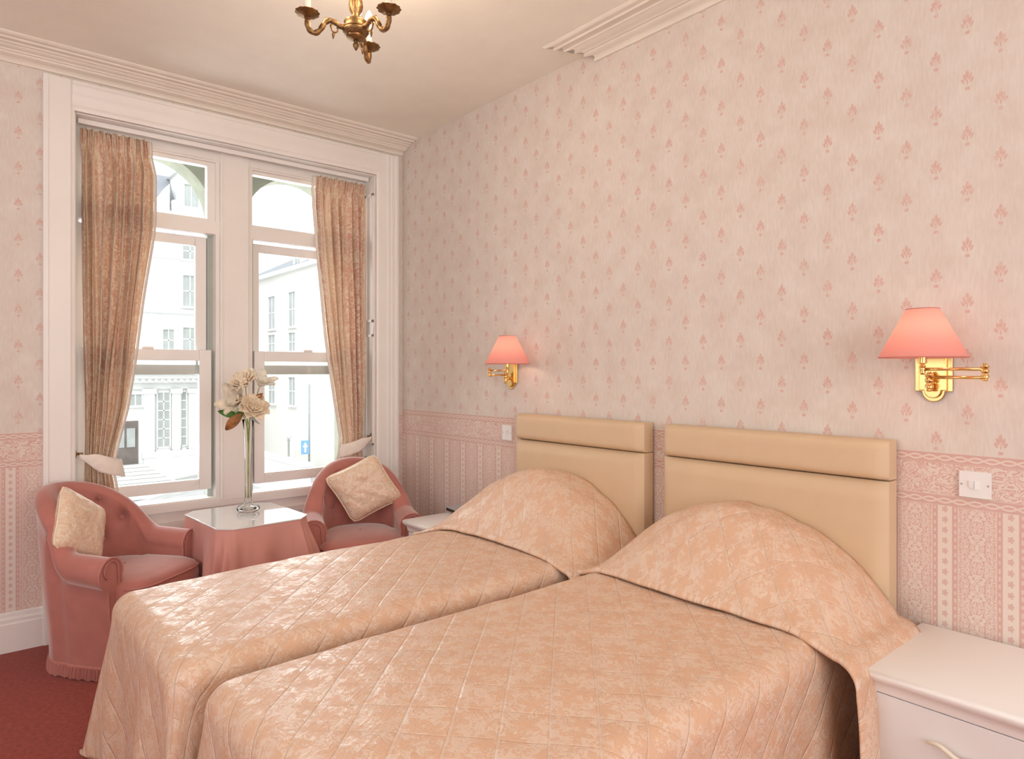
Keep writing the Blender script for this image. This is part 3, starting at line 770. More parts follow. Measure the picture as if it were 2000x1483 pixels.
# ------------------------------------------------------------------ armchairs
def make_chair(label, loc, rz, mirror=1):
    t = thing('armchair', label, 'armchair', loc, rz, 'pink velvet tub armchairs')
    W, L, R = .250, .225, .250
    NS = 110; xa = .02
    arcL = PI*R; tot = 2*(L-xa)+arcL
    ks = np.array([0, .12, .22, .33, .44, .51, .57, .62, .66, 1.0]); kh = np.array([.822, .818, .806, .777, .726, .680, .630, .580, .562, .550])
    kr = np.array([.050, .050, .048, .046, .045, .046, .050, .058, .064, .070]); kc = np.array([0, 0, 0, 0, .001, .004, .010, .015, .018, .022])
    fine = np.linspace(0, 1, 201)
    def sm(k): y = np.interp(fine, ks, k); z = np.convolve(np.pad(y, 8, mode='edge'), np.ones(17)/17, 'valid'); return z
    SH, SR, SC = sm(kh), sm(kr), sm(kc)
    def path(s):
        d = s*tot
        if d < L-xa: return (L-d, -W, 0, -1)
        d -= L-xa
        if d < arcL:
            a = d/R; return (xa-R*math.sin(a), -W*math.cos(a), -math.sin(a), -math.cos(a))
        d -= arcL; return (xa+d, W, 0, 1)
    buttons = []
    for row, angs in ((.725, (-38, 0, 38)), (.62, (-58, -19, 19, 58)), (.52, (-38, 0, 38))):
        for a in angs: buttons.append((rad(a), row))
    secs = []
    for i in range(NS+1):
        s = i/NS; x, y, nx, ny = path(s); a = abs(2*s-1)
        h, r, cc_ = [float(np.interp(a, fine, q)) for q in (SH, SR, SC)]
        back = smst(1-a/.55); lean = .20*back
        th = math.atan2(y, -(x-xa)) if x < xa else (PI/2 if y > 0 else -PI/2)
        def nz(n, z, inner=False):
            k = lean*max(0, z-.40)
            px = x+nx*n-k; py = y+ny*n
            return (px, py, z)
        sec = []
        ni = cc_-r*.92; no = cc_+r*(.92 if a < .45 else .92-.62*smst((a-.45)/.15))
        m = 12
        for k in range(m):          # inner face
            z = .33+(h-r-.33)*k/m
            puff = -.026*math.sin(PI*k/m)*back
            dim = 0
            if back > .05:
                for ba, bz in buttons:
                    dd = ((th-ba)*R)**2+(z-bz)**2
                    dim += .032*math.exp(-dd/(.018**2))+.018*math.exp(-dd/(.045**2))
            sec.append(nz(ni+puff+dim, z))
        for k in range(13):         # top roll, from inside over to under the outside
            q = PI-k/12*(PI+(rad(62) if a > .5 else rad(8)))
            sec.append(nz(cc_+r*math.cos(q)*(1 if a < .5 else 1.0), h-r+r*math.sin(q)))
        zo = h-r-r*math.sin(rad(62))-.012 if a > .5 else h-1.3*r
        for k in range(9):
            z = zo+(.055-zo)*k/8
            tp = .030*smst((.5-z)/.45)
            sec.append(nz(no-tp, z))
        secs.append(sec)
    ns = len(secs[0])
    b = B(); b.add([v for s_ in secs for v in s_], [(i*ns+k, i*ns+k+1, (i+1)*ns+k+1, (i+1)*ns+k) for i in range(NS) for k in range(ns-1)])
    b.f += [tuple(range(ns-1, -1, -1)), tuple(NS*ns+k for k in range(ns))]
    shell = b.build('back_and_arms', MT['velvet'], t, local=True, auto=55)
    # piping round each arm front
    for idx in (0, NS):
        pts = [Vector(v)+Vector((.002, 0, 0)) for v in secs[idx][4:]]
        B().tube(pts, .004, 8).build('arm_piping', MT['piping'], shell, local=True, smooth=True)
        y_ = -W if idx == 0 else W; c0 = SC[200]
        sg = -1 if idx == 0 else 1
        # recessed scroll panel on the arm front
        pp = [(L+.004, y_+sg*(c0+.040*math.cos(q)), .560-.064+.040*math.sin(q)) for q in [rad(-55+k*23.5) for k in range(11)]] if idx == NS else \
             [(L+.004, y_+sg*(c0+.040*math.cos(q)), .560-.064+.040*math.sin(q)) for q in [rad(-55+k*23.5) for k in range(11)]]
        pp += [(L+.004, y_+sg*(-.03), .36), (L+.004, y_+sg*(-.03), .10)]
        B().tube(pp, .003, 6).build('arm_piping', MT['piping'], shell, local=True, smooth=True)
    for ba, bz in buttons:
        k = .20*smst(1-abs(ba)/(PI/2)*.9)*max(0, bz-.40)
        rr_ = R-.046+.012
        p = (xa-rr_*math.cos(ba)-.20*max(0, bz-.4)*.95*smst(1-abs(ba)*R/(tot*.5*.55)), -rr_*math.sin(-ba) if False else rr_*math.sin(ba), bz)
        B().lathe([(0, -.004), (.008, -.003), (.010, 0), (.008, .004), (0, .006)], (0, 0, 0), 12, 'X').build('button', MT['velvet'], shell, local=True, smooth=True).location = p
    # seat
    def seat_outline(th, k):
        wi, fr = .222*k, .345
        c, s_ = math.cos(th), math.sin(th)
        x = (fr-.06)*max(0, c)**.55*(1 if c > 0 else 0)+(.06 if c > 0 else 0)
        if c > 0:
            x = xa+(.325)*(abs(c)**.35); y = wi*1.12*(1 if s_ > 0 else -1)*abs(s_)**.45
        else:
            x = xa-.225*k*abs(c)**1.0; y = wi*(1 if s_ > 0 else -1)*abs(s_)**.85
        return x, y
    N = 72; rings = [(.96, .315), (1.0, .325), (1.01, .36), (1.0, .395), (.96, .415), (.86, .430), (.6, .442), (.3, .446), (.02, .447)]
    b = B(); vs = []
    for k, z in rings:
        for q in range(N):
            x, y = seat_outline(2*PI*q/N, 1); vs.append((xa+.05+(x-xa-.05)*k, y*k, z))
    b.add(vs, [(r_*N+q, r_*N+(q+1) % N, (r_+1)*N+(q+1) % N, (r_+1)*N+q) for r_ in range(len(rings)-1) for q in range(N)]+[tuple(range(N-1, -1, -1))])
    seat = b.build('seat', MT['velvet'], t, local=True, smooth=True)
    pp = [(xa+.05+(seat_outline(2*PI*q/N, 1)[0]-xa-.05)*1.0, seat_outline(2*PI*q/N, 1)[1]*1.0, .402) for q in range(N//4*3+5, N+N//4-4)]
    B().tube([(p[0]+.003, p[1], p[2]) for p in pp], .004, 8).build('seat_piping', MT['piping'], seat, local=True, smooth=True)
    B().box(L-.05, .315, -W-.01, W+.01, .055, .322).build('front_rail', MT['velvet'], t, local=True, bevel=.006)
    for xx, yy in ((.24, -.22), (.24, .22), (-.16, -.16), (-.16, .16)):
        B().lathe([(.014, 0), (.02, .06)], (xx, yy, 0), 10).build('leg', MT['wood'], t, local=True)
    # bullion fringe round the foot
    pts = []
    M_ = 560
    for i in range(M_+1):
        s = i/M_; x, y, nx, ny = path(s); a = abs(2*s-1)
        cc_, r = float(np.interp(a, fine, SC)), float(np.interp(a, fine, SR))
        no = cc_+r*(.92 if a < .45 else .92-.62*smst((a-.45)/.15))-.030*.97
        pts.append((x, y, nx, ny, no+.003))
    e0, e1 = pts[0], pts[-1]
    for k in range(1, 26): pts.append((L+(.315-L)*k/25, e1[1], 0, 1, .013))
    for k in range(1, 120):
        yy = (W+.014)*(1-2*k/120)
        pts.append((.317, yy, 1, 0, .003))
    rows = [(.066, -.002), (.062, .001), (.056, .001), (.050, -.001), (.035, .000), (.006, .003)]
    for k in range(0, 25): pts.append((.315-(.315-L)*k/25, e0[1], 0, -1, .013))
    n = len(pts); vs = []
    for ri, (z, o) in enumerate(rows):
        for i, (x, y, nx, ny, no) in enumerate(pts):
            st_ = .0055*math.sin(i*2*PI/4.5)*(1 if ri > 2 else .15)+(.002*math.sin(i*.9+ri) if ri > 3 else 0)
            zz = z+(.0035*math.sin(i*1.7) if ri == 5 else 0)
            vs.append((x+nx*(no+o+st_), y+ny*(no+o+st_), zz))
    B().add(vs, [(r_*n+i, r_*n+(i+1) % n, (r_+1)*n+(i+1) % n, (r_+1)*n+i) for r_ in range(len(rows)-1) for i in range(n)]).build('fringe', MT['piping'], t, local=True, smooth=False)
    return t
make_chair('pink velvet button-back armchair in the left corner of the bay, cream cushion at its side', (-1.833, -.375, 0), rad(-50))
make_chair('pink velvet button-back armchair in the right corner, beside the headboard wall', (-.578, -.47, 0), rad(-110))

# ------------------------------------------------------------------ cushions
def cushion(label, loc, frame, size, thick, seed):
    """frame: (right, up, normal) unit vectors"""
    t = thing('cushion', label, 'cushion', loc, 0, 'cream damask cushions')
    R_, U_, N_ = [Vector(f).normalized() for f in frame]
    n = 40
    def sh(a, b):
        k = 1-.07*(1-a*a)*abs(b)**3 ; l = 1-.07*(1-b*b)*abs(a)**3
        # rounded corners
        c = max(0, abs(a)+abs(b)-1.72)*.30
        return a*(l-c), b*(k-c)
    pf = []
    b = B()
    for sd in (1, -1):
        def P(i, j, sd=sd):
            a, c_ = i/(n-1)*2-1, j/(n-1)*2-1
            x, y = sh(a, c_)
            h = max(0, (1-a**4)*(1-c_**4))**.6
            h *= 1+.10*hn(a*3+seed, c_*3)+.05*hn(a*9, c_*8+seed)
            return Vector(loc)*0+R_*x*size/2+U_*y*size/2+N_*(sd*h*thick/2)
        b.grid(P, n, n, lambda i, j, sd=sd: (i/(n-1)*.35+seed+sd, j/(n-1)*.35))
        if sd < 0: pass
    body = b.build('cushion_cover', MT['cushion'], t, local=True, smooth=True)
    ed = [(i/24*2-1, -1) for i in range(24)]+[(1, i/24*2-1) for i in range(24)]+[(1-i/24*2, 1) for i in range(24)]+[(-1, 1-i/24*2) for i in range(25)]
    B().tube([R_*sh(*e)[0]*size/2+U_*sh(*e)[1]*size/2 for e in ed], .0042, 8, False).build('cushion_piping', MT['piping' if 0 else 'peach'], t, local=True, smooth=True)
    return t
ff = Vector((math.cos(rad(-50)), math.sin(rad(-50)), 0)); fl_ = Vector((-ff.y, ff.x, 0))
cR = (fl_*.85+Vector((0, 0, -.55))).normalized(); cU = Vector((0, 0, 1))-ff*.30; cU = (cU-cR*cU.dot(cR)).normalized(); CU = (cR, cU, cR.cross(cU))
cushion('cream damask cushion leaning against the inside left of the left armchair', (-1.965, -.395, .640), tuple(CU), .31, .10, 1)
cushion('cream damask cushion standing on one corner in the right armchair', (-.530, -.445, .665), ((.83, -.36, .42), (-.48, .22, .85), (-.38, -.88, .25)), .33, .12, 2)

# ------------------------------------------------------------------ round-cornered table, cloth, glass
tc = Vector((-1.228, -.455, 0)); tr_ = rad(3)
t = thing('occasional_table', 'low table under a pink cloth with a glass top, between the two armchairs', 'table', tc, tr_)
def octo(hx, hy, ch_): return [(hx, -hy+ch_), (hx, hy-ch_), (hx-ch_, hy), (-hx+ch_, hy), (-hx, hy-ch_), (-hx, -hy+ch_), (-hx+ch_, -hy), (hx-ch_, -hy)]
B().prism(octo(.225, .272, .06), .565, .590, 'Z').build('tabletop', MT['wood'], t, local=True)
for sx in (-1, 1):
    for sy in (-1, 1): B().box(sx*.17-.02, sx*.17+.02, sy*.2-.02, sy*.2+.02, 0, .565).build('leg', MT['wood'], t, local=True)
B().prism(octo(.236, .288, .064), .599, .606, 'Z').build('glass_top', MT['opal'], t, local=True, bevel=.001)
o8 = octo(.231, .280, .062); pts = []
for k in range(8):
    a, b_ = Vector(o8[k]), Vector(o8[(k+1) % 8]); m = 30 if k % 2 == 0 else 12
    for i in range(m): pts.append(a.lerp(b_, i/m))
n = len(pts); vs = []; fs = []
levels = [0, .004, .010, .03, .06, .1, .15, .2, .26, .32, .38, .44, .5, .55, .585]
for li, d in enumerate(levels):
    for i, p in enumerate(pts):
        th = math.atan2(p.y/.28, p.x/.24); cw = abs(math.sin(2*th))**5
        o = .25*d*cw+.035*d+smst(d/.25)*(.012*math.sin(i*.42)+.010*math.sin(i*.23+2)+.020*cw*math.sin(i*1.1))
        if d < .012: o = .004*math.sin(min(1, d/.01)*PI/2)
        u = p.normalized(); rr_ = Matrix.Rotation(tr_, 2) @ (p+u*o)
        vs.append((tc.x+rr_.x, tc.y+rr_.y, .5985-d))
for li in range(len(levels)-1):
    for i in range(n): fs.append((li*n+i, li*n+(i+1) % n, (li+1)*n+(i+1) % n, (li+1)*n+i))
fs.append(tuple(range(n)))
o = B().add(vs, fs).build('tablecloth', MT['pinkcloth'], None, auto=50, solid=.002)
tag(o, 'floor-length dusky pink tablecloth over the low table between the armchairs', 'tablecloth')

# ------------------------------------------------------------------ vase and flowers
VB = Vector((-1.195, -.394, .606))
t = thing('flower_vase', 'tall slim clear glass vase with bulbous foot on the glass table', 'vase', VB)
prof = [(0, .002), (.040, .001), (.054, .008), (.060, .018), (.056, .028), (.040, .038), (.024, .045), (.019, .056), (.0165, .08), (.016, .16), (.0175, .26), (.020, .36), (.024, .44), (.031, .50), (.029, .50), (.0225, .44), (.0185, .36), (.016, .26), (.0145, .16), (.015, .08), (.0, .062)]
B().lathe(prof, VB, 36).build('vase_body', MT['vaseglass'], t, smooth=True)
B().lathe([(0, .012), (.034, .013), (.046, .018), (.036, .026), (.012, .034), (0, .035)], VB, 28).build('foot_weight', MT['shadow_glass'], t, smooth=True)
Rv = rt; Fv = fw
def fpos(px, py, dep=0): return VB+Rv*((px-485)/361)+Vector((0, 0, (1003-py)/361))+Fv*dep
def petal(b, base, ax, out, ln, wd, cup, curl, n=7):
    ax = ax.normalized(); out = (out-ax*out.dot(ax)).normalized(); sd = ax.cross(out)
    def P(i, j):
        a = i/(n-1); c_ = j/(n-1)*2-1
        ww = wd*(math.sin(PI*min(1, a*.86+.10))**.7)
        r = out*(ln*(math.sin(a*cup)*1.0)+curl*a*a)+ax*(ln*(math.cos(a*cup*.5)*a)-abs(curl)*.4*a**3)
        return base+r+sd*(c_*ww*.5)+ax*(.22*wd*c_*c_*a)-out*(.12*wd*c_*c_)
    b.grid(P, n, n)
def flower(name, label, px, py, dep, axis, mat, kind, size, mid, neck):
    head = fpos(px, py, dep)
    t = thing(name, label, 'flower', (VB.x, VB.y, VB.z+.07), 0, 'silk flowers in the tall vase')
    ax = (Rv*axis[0]+Vector((0, 0, axis[1]))+Fv*axis[2]).normalized()
    o1 = ax.orthogonal().normalized(); o2 = ax.cross(o1)
    b = B(); base = head-ax*size*.35
    if kind == 'rose':
        for ring, (cnt, ln, wd, cup, curl, off) in enumerate([(4, .50, .42, .35, -.02, 0), (5, .58, .50, .55, 0, .4), (6, .62, .60, .85, .05, .2), (7, .66, .66, 1.15, .14, .6), (8, .66, .66, 1.45, .24, .1)]):
            for k in range(cnt):
                a = 2*PI*k/cnt+off+rnd.uniform(-.15, .15)
                petal(b, base+ax*size*.02*ring*-1, ax, o1*math.cos(a)+o2*math.sin(a), ln*size*rnd.uniform(.9, 1.08), wd*size, cup, curl*size)
    else:
        for ring, (cnt, ln, wd, cup, curl) in enumerate([(4, .62, .50, .75, .0), (5, .82, .56, 1.15, .14)]):
            for k in range(cnt):
                a = 2*PI*k/cnt+ring*.6+rnd.uniform(-.2, .2)
                petal(b, base, ax, o1*math.cos(a)+o2*math.sin(a), ln*size*rnd.uniform(.85, 1.1), wd*size, cup, curl*size)
    bl = b.build('bloom', mat, t, smooth=True, solid=.0012)
    if kind != 'rose':
        B().lathe([(0, 0), (size*.10, size*.03), (size*.12, size*.12), (size*.06, size*.22), (0, size*.24)], (0, 0, 0), 14).build('stamen', MT['heart'], bl, local=True, smooth=True)
        s_ = bpy.context.scene; st = bl.children[0]
        st.rotation_euler = ax.to_track_quat('Z', 'Y').to_euler(); st.location = base+ax*size*.02-Vector(t.location)
    q = [Vector((VB.x+neck[0]*.4, VB.y+neck[1]*.4, VB.z+.075)), Vector((VB.x-neck[0]*.3, VB.y-neck[1]*.3, VB.z+.25)), Vector((VB.x+neck[0], VB.y+neck[1], VB.z+.46)), fpos(*mid), base]
    pts = []
    for i in range(4):
        for k in range(5):
            f = k/5; p0, p1, p2, p3 = q[max(0, i-1)], q[i], q[i+1], q[min(4, i+2)]
            pts.append(.5*(2*p1+(p2-p0)*f+(2*p0-5*p1+4*p2-p3)*f*f+(3*p1-p0-3*p2+p3)*f**3))
    pts.append(q[-1])
    B().tube(pts, .0026, 7).build('stem', MT['stem'], t, smooth=True)
    return t
def leafm(t, pts, wd, mat, bend=.0):
    a, b_ = Vector(pts[0]), Vector(pts[1]); d = b_-a; sd = d.cross(Fv).normalized(); up = d.cross(sd).normalized()
    g = B()
    def P(i, j):
        f = i/8; c_ = j/4*2-1; ww = wd*math.sin(PI*min(1, f*.92+.06))**.8
        return a+d*f+sd*(c_*ww*.5)+up*(.25*wd*c_*c_+bend*math.sin(PI*f))
    g.grid(P, 9, 5)
    return g.build('leaf', mat, t, smooth=True, solid=.0008)
f = flower('silk_rose', 'full peach-cream rose at the upper left of the vase bouquet', 474, 746, .00, (-.25, .75, -.62), MT['peach'], 'rose', .098, (482, 800, 0), (-.004, .002))
leafm(f, (fpos(470, 816), fpos(430, 806, -.02)), .040, MT['green'], .01)
leafm(f, (fpos(478, 806), fpos(462, 822, -.03)), .032, MT['green'], .01)
f = flower('silk_magnolia', 'ivory magnolia with dark stem at the upper right of the bouquet', 508, 748, .03, (.45, .75, -.2), MT['ivory'], 'mag', .095, (497, 790, .01), (.005, .003))
leafm(f, (fpos(500, 786), fpos(514, 772, .0)), .03, MT['brownleaf'], .01)
f = flower('silk_magnolia', 'open taupe and cream magnolia with brown heart, middle left of the bouquet', 467, 784, -.05, (-.35, .35, -.85), MT['taupe'], 'mag', .112, (478, 812, -.01), (.002, -.006))
leafm(f, (fpos(478, 812, -.02), fpos(447, 843, -.03)), .055, MT['brownleaf'], .015)
f = flower('silk_rose', 'peach-cream rose at the lower right of the vase bouquet', 503, 797, -.04, (.40, .55, -.72), MT['peach'], 'rose', .098, (490, 820, -.01), (.006, -.003))
leafm(f, (fpos(488, 812, -.01), fpos(508, 832, .0)), .014, MT['iron'], .01)
f = flower('silk_magnolia', 'small pale ivory bloom tucked behind the lower left of the bouquet', 460, 806, .03, (-.6, -.15, -.4), MT['ivory'], 'mag', .060, (474, 816, .01), (-.006, .004))

# ------------------------------------------------------------------ curtains
def curtain(label, xo, keys, side, n_fold, tie, tlabel, seed):
    """keys: (z, x of outer edge, x of inner edge, depth). side=-1 left, +1 right"""
    keys = sorted(keys, reverse=True); zs = [k[0] for k in keys]
    def at(z, m): return float(np.interp(-z, [-q for q in zs], [k[m] for k in keys]))
    nz_, nu = 120, 260
    ztop, zbot = zs[0], zs[-1]
    def P(i, j):
        z = ztop+(zbot-ztop)*i/(nz_-1); f = j/(nu-1)
        a, b_, dp = at(z, 1), at(z, 2), at(z, 3)
        ww = abs(b_-a); ph = 2*PI*n_fold*(f+.018*math.sin(z*3+seed)*math.sin(f*9))
        hd = smst((ztop-z-.03)/.16)                      # gathered heading tape
        am = dp*(.32+.68*hd)
        y = .070-am*(math.sin(ph)*(.75+.35*math.sin(f*17+seed))+.28*math.sin(2.3*ph+z*2.1+seed))
        y += (1-hd)*.006*math.sin(f*210)+ (1-hd)*.005*math.sin(f*95+z*40)
        y -= .020*math.exp(-((ztop-z-.085)/.012)**2)*-.4
        x = a+(b_-a)*f+.25*am*math.cos(ph)*hd+.008*hn(f*9+seed, z*2.2)
        lo = .112 if z > .62 else .112
        return (x, max(-.02, min(lo, y)), z-.004*math.sin(f*60)*(1 if i == 0 else 0))
    W_ = 1.25
    o = B().grid(P, nz_, nu, lambda i, j: (j/(nu-1)*W_+seed*.2, (1-i/(nz_-1))*(ztop-zbot))).build('curtain', MT['curtain'], None, smooth=True, solid=.0025)
    tag(o, label, 'curtain', 'rose and cream patterned curtains')
    # inner edge lining strip
    def Lp(i, j):
        p = Vector(P(int(i*(nz_-1)/59), nu-1)); return (p.x+(.004+.016*j)*(-side), p.y+.006+.010*j, p.z)
    B().grid(Lp, 60, 2).build('lining', MT['tie'], o, smooth=True, solid=.001)
    tt = thing('tieback', tlabel, 'curtain tieback', (tie[0][0], tie[0][1], tie[0][2]), 0, 'curtain tiebacks')
    (hx, hy, hz), (ex, ey, ez), wd = tie
    d = 1 if ex > hx else -1
    def T(i, j):
        f = i/27; c_ = j/8*2-1
        x = hx+(ex-hx)*f; sag = hz+(ez-hz)*f-.006*math.sin(PI*f)
        ww = .024+(wd-.024)*smst(f*2.2)
        y = .02-.055*math.sin(PI*min(1, f*.9+.05))**.6+.02*f
        return (x+.030*c_*d*f*-1*0-c_*ww*.10*d*f, y-.006*(1-c_*c_), sag+c_*ww*.5)
    B().grid(T, 28, 9, lambda i, j: (i/27*.3, j/8*.1)).build('fabric_band', MT['tie'], tt, smooth=True, solid=.006)
    hk = B().lathe([(.020, .0), (.020, .004), (.008, .006), (.005, .03), (.007, .034), (0, .036)], (0, 0, 0), 16, 'X')
    hh = hk.build('hook', MT['oldbrass'], tt, local=True, smooth=True)
    wx = WL+.009 if side < 0 else WR-.009
    hh.location = (wx-tt.location.x, .035-tt.location.y, .01)
    if side > 0: hh.rotation_euler = (0, 0, PI)
    return o
curtain('rose and cream patterned curtain tied back at the left of the bay window', 0,
        [(2.645, -1.905, -1.575, .030), (2.45, -1.905, -1.565, .036), (2.15, -1.905, -1.578, .038), (1.58, -1.895, -1.645, .034), (1.15, -1.89, -1.70, .028), (.90, -1.885, -1.755, .018),
         (.84, -1.885, -1.765, .016), (.72, -1.89, -1.75, .022), (.12, -1.90, -1.68, .030)], -1, 7, ((-1.915, 0, .925), (-1.715, 0, .845), .095), 'cream fabric tieback holding the left curtain', 1)
curtain('rose and cream patterned curtain tied back at the right of the bay window', 0,
        [(2.640, -.250, -.600, .026), (2.45, -.262, -.612, .032), (2.15, -.262, -.588, .034), (1.62, -.260, -.535, .032), (1.15, -.262, -.470, .028), (.92, -.268, -.425, .018),
         (.84, -.275, -.43, .016), (.72, -.27, -.45, .022), (.12, -.26, -.48, .030)], 1, 7, ((-.245, 0, .915), (-.455, 0, .840), .085), 'cream fabric tieback holding the right curtain', 4)
t = thing('curtain_rail', 'thin white curtain track fixed under the head of the bay window', 'curtain rail', (-1.07, .07, 2.65))
B().box(-1.915, -.232, .055, .068, 2.664, 2.6905).build('track', MT['pvc'], t, bevel=.002)
for x in (-1.86, -1.28, -.86, -.29): B().box(x-.008, x+.008, .067, .080, 2.676, 2.690).build('bracket', MT['pvc'], t)

# ------------------------------------------------------------------ the street outside
GZ = -4.2
def gz(x): return -4.2+max(0, min(1, (x-4)/7))*1.0
o = struct(B().prism([(-60, -4.5), (80, -4.5), (80, -3.2), (11, -3.2), (4, -4.2), (-60, -4.2)], 1.2, 120, 'Y'), 'ground', MT['road'])
def far_window(b_par, mat, plane, at, u0, u1, z0, z1, nx_, nz_, surround=True, mid=False):
    """plane 'Y' (facing -y) or 'X' (facing -x) at coordinate at"""
    def bx(b, a0, a1, d0, d1, c0, c1):
        return b.box(a0, a1, d0, d1, c0, c1) if plane == 'Y' else b.box(d0, d1, a0, a1, c0, c1)
    fr = B(); t_ = .05
    if surround:
        k = .10
        bx(fr, u0-k, u1+k, at-.10, at+.02, z1, z1+k*1.2); bx(fr, u0-k, u0, at-.07, at+.02, z0, z1); bx(fr, u1, u1+k, at-.07, at+.02, z0, z1); bx(fr, u0-k*1.4, u1+k*1.4, at-.14, at+.02, z0-k, z0)
    for i in range(1, nx_): x = u0+(u1-u0)*i/nx_; bx(fr, x-t_/2, x+t_/2, at-.04, at+.02, z0, z1)
    for i in range(1, nz_): z = z0+(z1-z0)*i/nz_; bx(fr, u0, u1, at-.04, at+.02, z-t_/2, z+t_/2)
    if not surround:
        for c_ in ((u0-.05, u0+.02, z0-.05, z1+.05), (u1-.02, u1+.05, z0-.05, z1+.05)): bx(fr, c_[0], c_[1], at-.05, at+.02, c_[2], c_[3])
        for c_ in ((z0-.05, z0+.02), (z1-.02, z1+.05)): bx(fr, u0, u1, at-.05, at+.02, *c_)
    f_ = fr.build('window', MT['facade'], b_par)
    bx(B(), u0, u1, at-.02, at+.01, z0, z1).build('pane', MT['panes'], f_)
bA = thing('townhouse', 'white neoclassical town building with steps and columns, seen through the left window', 'building', (4, 34, GZ))
Y0 = 32.
b = B().box(-14, 7.9, Y0, Y0+12, GZ, 8.9); b.build('wall', MT['facade'], bA)
b = B()
for z0, z1, o_ in ((.85, 1.05, .45), (1.05, 1.25, .60), (1.25, 1.50, .8), (.55, .85, .12), (4.25, 4.45, .2), (6.95, 7.0, .1), (8.75, 8.95, .5), (8.95, 9.15, .7), (8.3, 8.45, .2)):
    b.box(-14, 7.95, Y0-o_, Y0, z0, z1)
for k in range(48): x = 7.9-.28*k; b.box(x-.15, x, Y0-.55, Y0, .90, 1.04); b.box(x-.15, x, Y0-.5, Y0, 8.6, 8.74)
b.build('cornice', MT['facade'], bA)
b = B()
for x0, x1 in ((4.85, 5.30), (6.10, 6.45), (6.85, 7.3), (2.9, 3.4)): b.box(x0, x1, Y0-.25, Y0, GZ, .55); b.box(x0-.08, x1+.08, Y0-.33, Y0, .32, .55); b.box(x0-.08, x1+.08, Y0-.33, Y0, -2.75, -2.45)
b.box(5.3, 7.9, Y0-.3, Y0, GZ, -2.45)
b.build('pilasters', MT['facade'], bA)
far_window(bA, 0, 'Y', Y0-.02, 5.47, 6.02, -2.30, .38, 2, 6, False)
far_window(bA, 0, 'Y', Y0-.02, 6.53, 6.78, -2.28, .40, 1, 6, False)
far_window(bA, 0, 'Y', Y0-.02, 3.45, 4.78, -.22, .30, 5, 1)
for x0, x1, z0, z1 in ((6.62, 7.27, 4.64, 6.18), (6.62, 7.27, 7.0, 7.8), (5.72, 6.2, 2.40, 3.45), (6.62, 7.27, 2.43, 3.58), (3.9, 4.5, 4.64, 6.18), (3.9, 4.5, 2.4, 3.5)):
    far_window(bA, 0, 'Y', Y0-.02, x0, x1, z0, z1, 2, 2)
d_ = B().box(3.5, 4.64, Y0-.05, Y0+.02, -3.0, -.96).build('door', MT['doorwood'], bA)
B().box(3.7, 4.05, Y0-.08, Y0-.04, -2.2, -1.3).build('door_glass', MT['panes'], d_); B().box(4.15, 4.5, Y0-.08, Y0-.04, -2.2, -1.3).build('door_glass', MT['panes'], d_)
b = B(); b2 = B()
for k in range(9):
    z = -3.02-.13*k*1.0
    b.box(1.5, 5.0+.16*k, Y0-.6-.36*k, Y0-.2, z-.10, z); b2.box(1.5, 5.0+.16*k, Y0-.57-.36*k, Y0-.2, z-.135, z-.10)
b.build('steps', MT['stone'], bA); b2.build('step_shade_strip', MT['stoneshade'], bA)  # darker stone strips paint in the shade under each tread
b = B().prism([(Y0-.2, 9.15), (Y0+6, 9.15), (Y0+6, 11.4), (Y0+1.6, 11.4)], -14, 6.4, 'X'); rf = b.build('roof', MT['slate'], bA)
b = B().box(6.35, 7.6, Y0-.1, Y0+4, 9.15, 11.2).prism([(6.2, 11.2), (7.75, 11.2), (6.98, 11.9)], Y0-.2, Y0+4, 'Y').box(6.1, 6.4, Y0-.3, Y0+.4, 9.15, 9.8)
b.build('dormer', MT['facade'], bA)
far_window(bA, 0, 'Y', Y0-.12, 6.65, 7.3, 9.6, 10.7, 2, 1)
b = B().prism([(5.0, 9.15), (6.0, 9.15), (6.0, 10.6)], Y0-.1, Y0+2, 'Y').build('gable', MT['facade'], bA)
bB = thing('corner_house', 'plain cream three-storey house with slate roof across the street, right window', 'building', (15, 30, GZ))
X0 = 11.
B().box(X0, X0+10, 14, 36, GZ, 6.55).build('wall', MT['facade_cream'], bB)
b = B().box(X0-.25, X0+.1, 14, 36.2, 6.45, 6.65); b.build('eaves', MT['facade'], bB)
B().add([(X0-.2, 13.8, 6.65), (X0+10, 13.8, 6.65), (X0+10, 36.3, 6.65), (X0-.2, 36.3, 6.65), (X0+3.2, 14.5, 8.6), (X0+7, 14.5, 8.6), (X0+7, 32.5, 8.6), (X0+3.2, 32.5, 8.6)],
        [(3, 2, 1, 0), (4, 5, 6, 7), (0, 1, 5, 4), (1, 2, 6, 5), (2, 3, 7, 6), (3, 0, 4, 7)]).build('roof', MT['slate'], bB)
B().box(X0+.2, X0+2.5, 28.0, 29.4, 6.6, 7.5).prism([(27.9, 7.5), (29.5, 7.5), (28.7, 7.95)], X0+.1, X0+2.5, 'X').build('dormer', MT['facade'], bB)
far_window(bB, 0, 'X', X0+.18, 28.35, 29.05, 6.75, 7.4, 2, 1)
for u0, u1 in ((31.1, 32.3), (28.4, 29.5)):
    for z0, z1 in ((3.62, 5.45), (2.37-.0, 3.40), (-.35, 1.15)):
        if u0 == 31.1: z0, z1 = (z0, z1)
        far_window(bB, 0, 'X', X0, u0+.15, u1-.15, z0+.05, z1-.05, 2, 2)
LZ = gz(10.2); SZ = gz(9.8)
t = thing('street_lamp', 'short grey street lamp post with a globe outside the right window', 'street lamp', (10.2, 27.5, LZ))
B().lathe([(.10, 0), (.10, .2), (.05, .25), (.045, 1.35), (.09, 1.4), (.03, 1.45)], (10.2, 27.5, LZ), 12).build('post', MT['iron'], t, smooth=True)
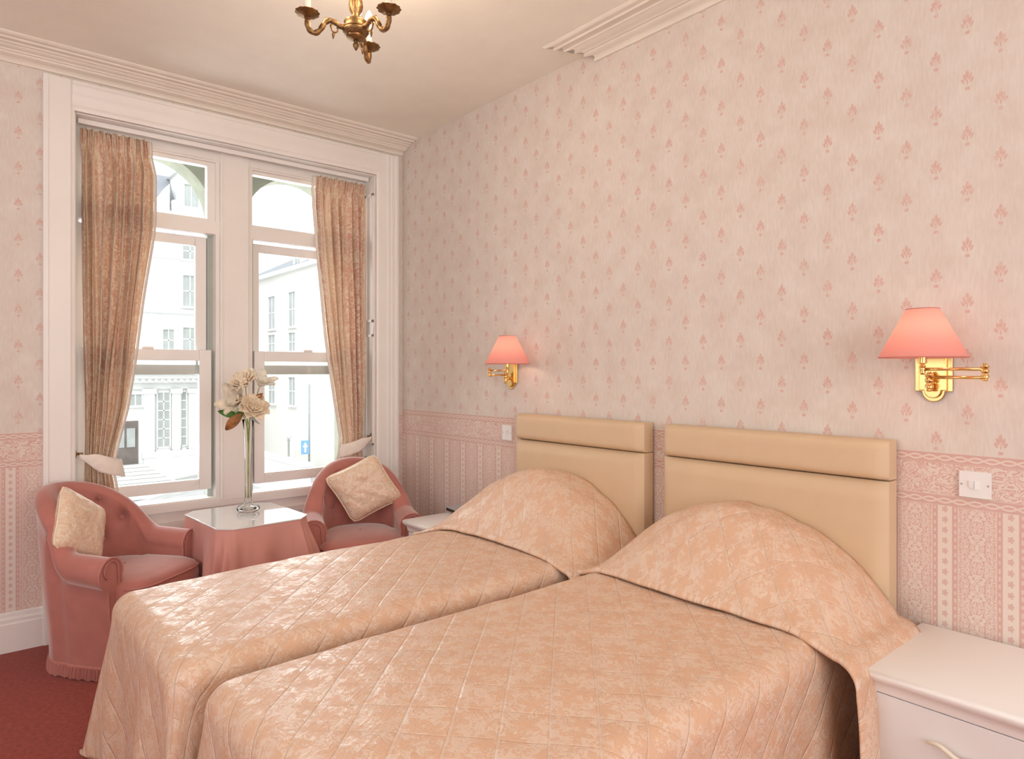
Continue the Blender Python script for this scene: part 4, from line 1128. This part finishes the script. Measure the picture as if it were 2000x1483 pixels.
B().lathe([(.05, 1.45), (.13, 1.55), (.15, 1.68), (.08, 1.8), (0, 1.84)], (10.2, 27.5, LZ), 16).build('lantern', MT['facade'], t, smooth=True)
t = thing('traffic_sign', 'blue road sign with white arrow on a thin grey pole outside the right window', 'sign', (9.8, 24.2, SZ))
B().lathe([(.045, 0), (.045, 4.2), (0, 4.22)], (9.8, 24.2, SZ), 10).build('pole', MT['iron'], t, smooth=True)
sg = B().box(9.40, 9.76, 24.10, 24.13, SZ+1.15, SZ+1.75).build('sign_panel', MT['signblue'], t)
B().prism([(9.54, SZ+1.23), (9.62, SZ+1.23), (9.62, SZ+1.46), (9.70, SZ+1.46), (9.58, SZ+1.68), (9.46, SZ+1.46), (9.54, SZ+1.46)], 24.085, 24.10, 'Y').build('arrow', MT['facade'], sg)
o = B().box(8.0, 8.3, 20.6, 26.4, gz(8)-.1, -2.25).box(7.92, 8.38, 20.5, 26.5, -2.25, -2.12).build('garden_wall', MT['facade'])
tag(o, 'white rendered garden wall at the street corner, behind the street lamp', 'wall')
def car(x, y, rz, body, label):
    t = thing('parked_car', label, 'car', (x, y, gz(x)), rz, 'cars parked in the street')
    pr = [(-2.0, .25), (2.0, .25), (2.05, .6), (1.9, .82), (1.0, .95), (-1.7, .98), (-2.0, .8)]
    B().prism(pr, -.82, .82, 'Y').build('car_body', body, t, local=True, bevel=.08, seg=3)
    B().prism([(-1.6, .95), (1.0, .93), (.45, 1.42), (-1.2, 1.45)], -.70, .70, 'Y').build('cabin_windows', MT['carglass'], t, local=True, bevel=.05)
    B().box(-1.15, .42, -.66, .66, 1.41, 1.47).build('car_roof', body, t, local=True, bevel=.03)
    for sx in (-1.25, 1.3):
        for sy in (-.78, .78):
            B().lathe([(.02, -.1), (.3, -.1), (.32, 0), (.3, .1), (.02, .1)], (0, 0, 0), 18, 'Y').build('wheel', MT['tyre'], t, local=True, smooth=True).location = (sx, sy, .32)
car(4.9, 14.2, rad(90), MT['red'], 'red car parked in the street, glimpsed under the raised right sash')
car(7.4, 15.2, rad(90), MT['grey'], 'grey car parked beyond the red one, glimpsed under the right sash')
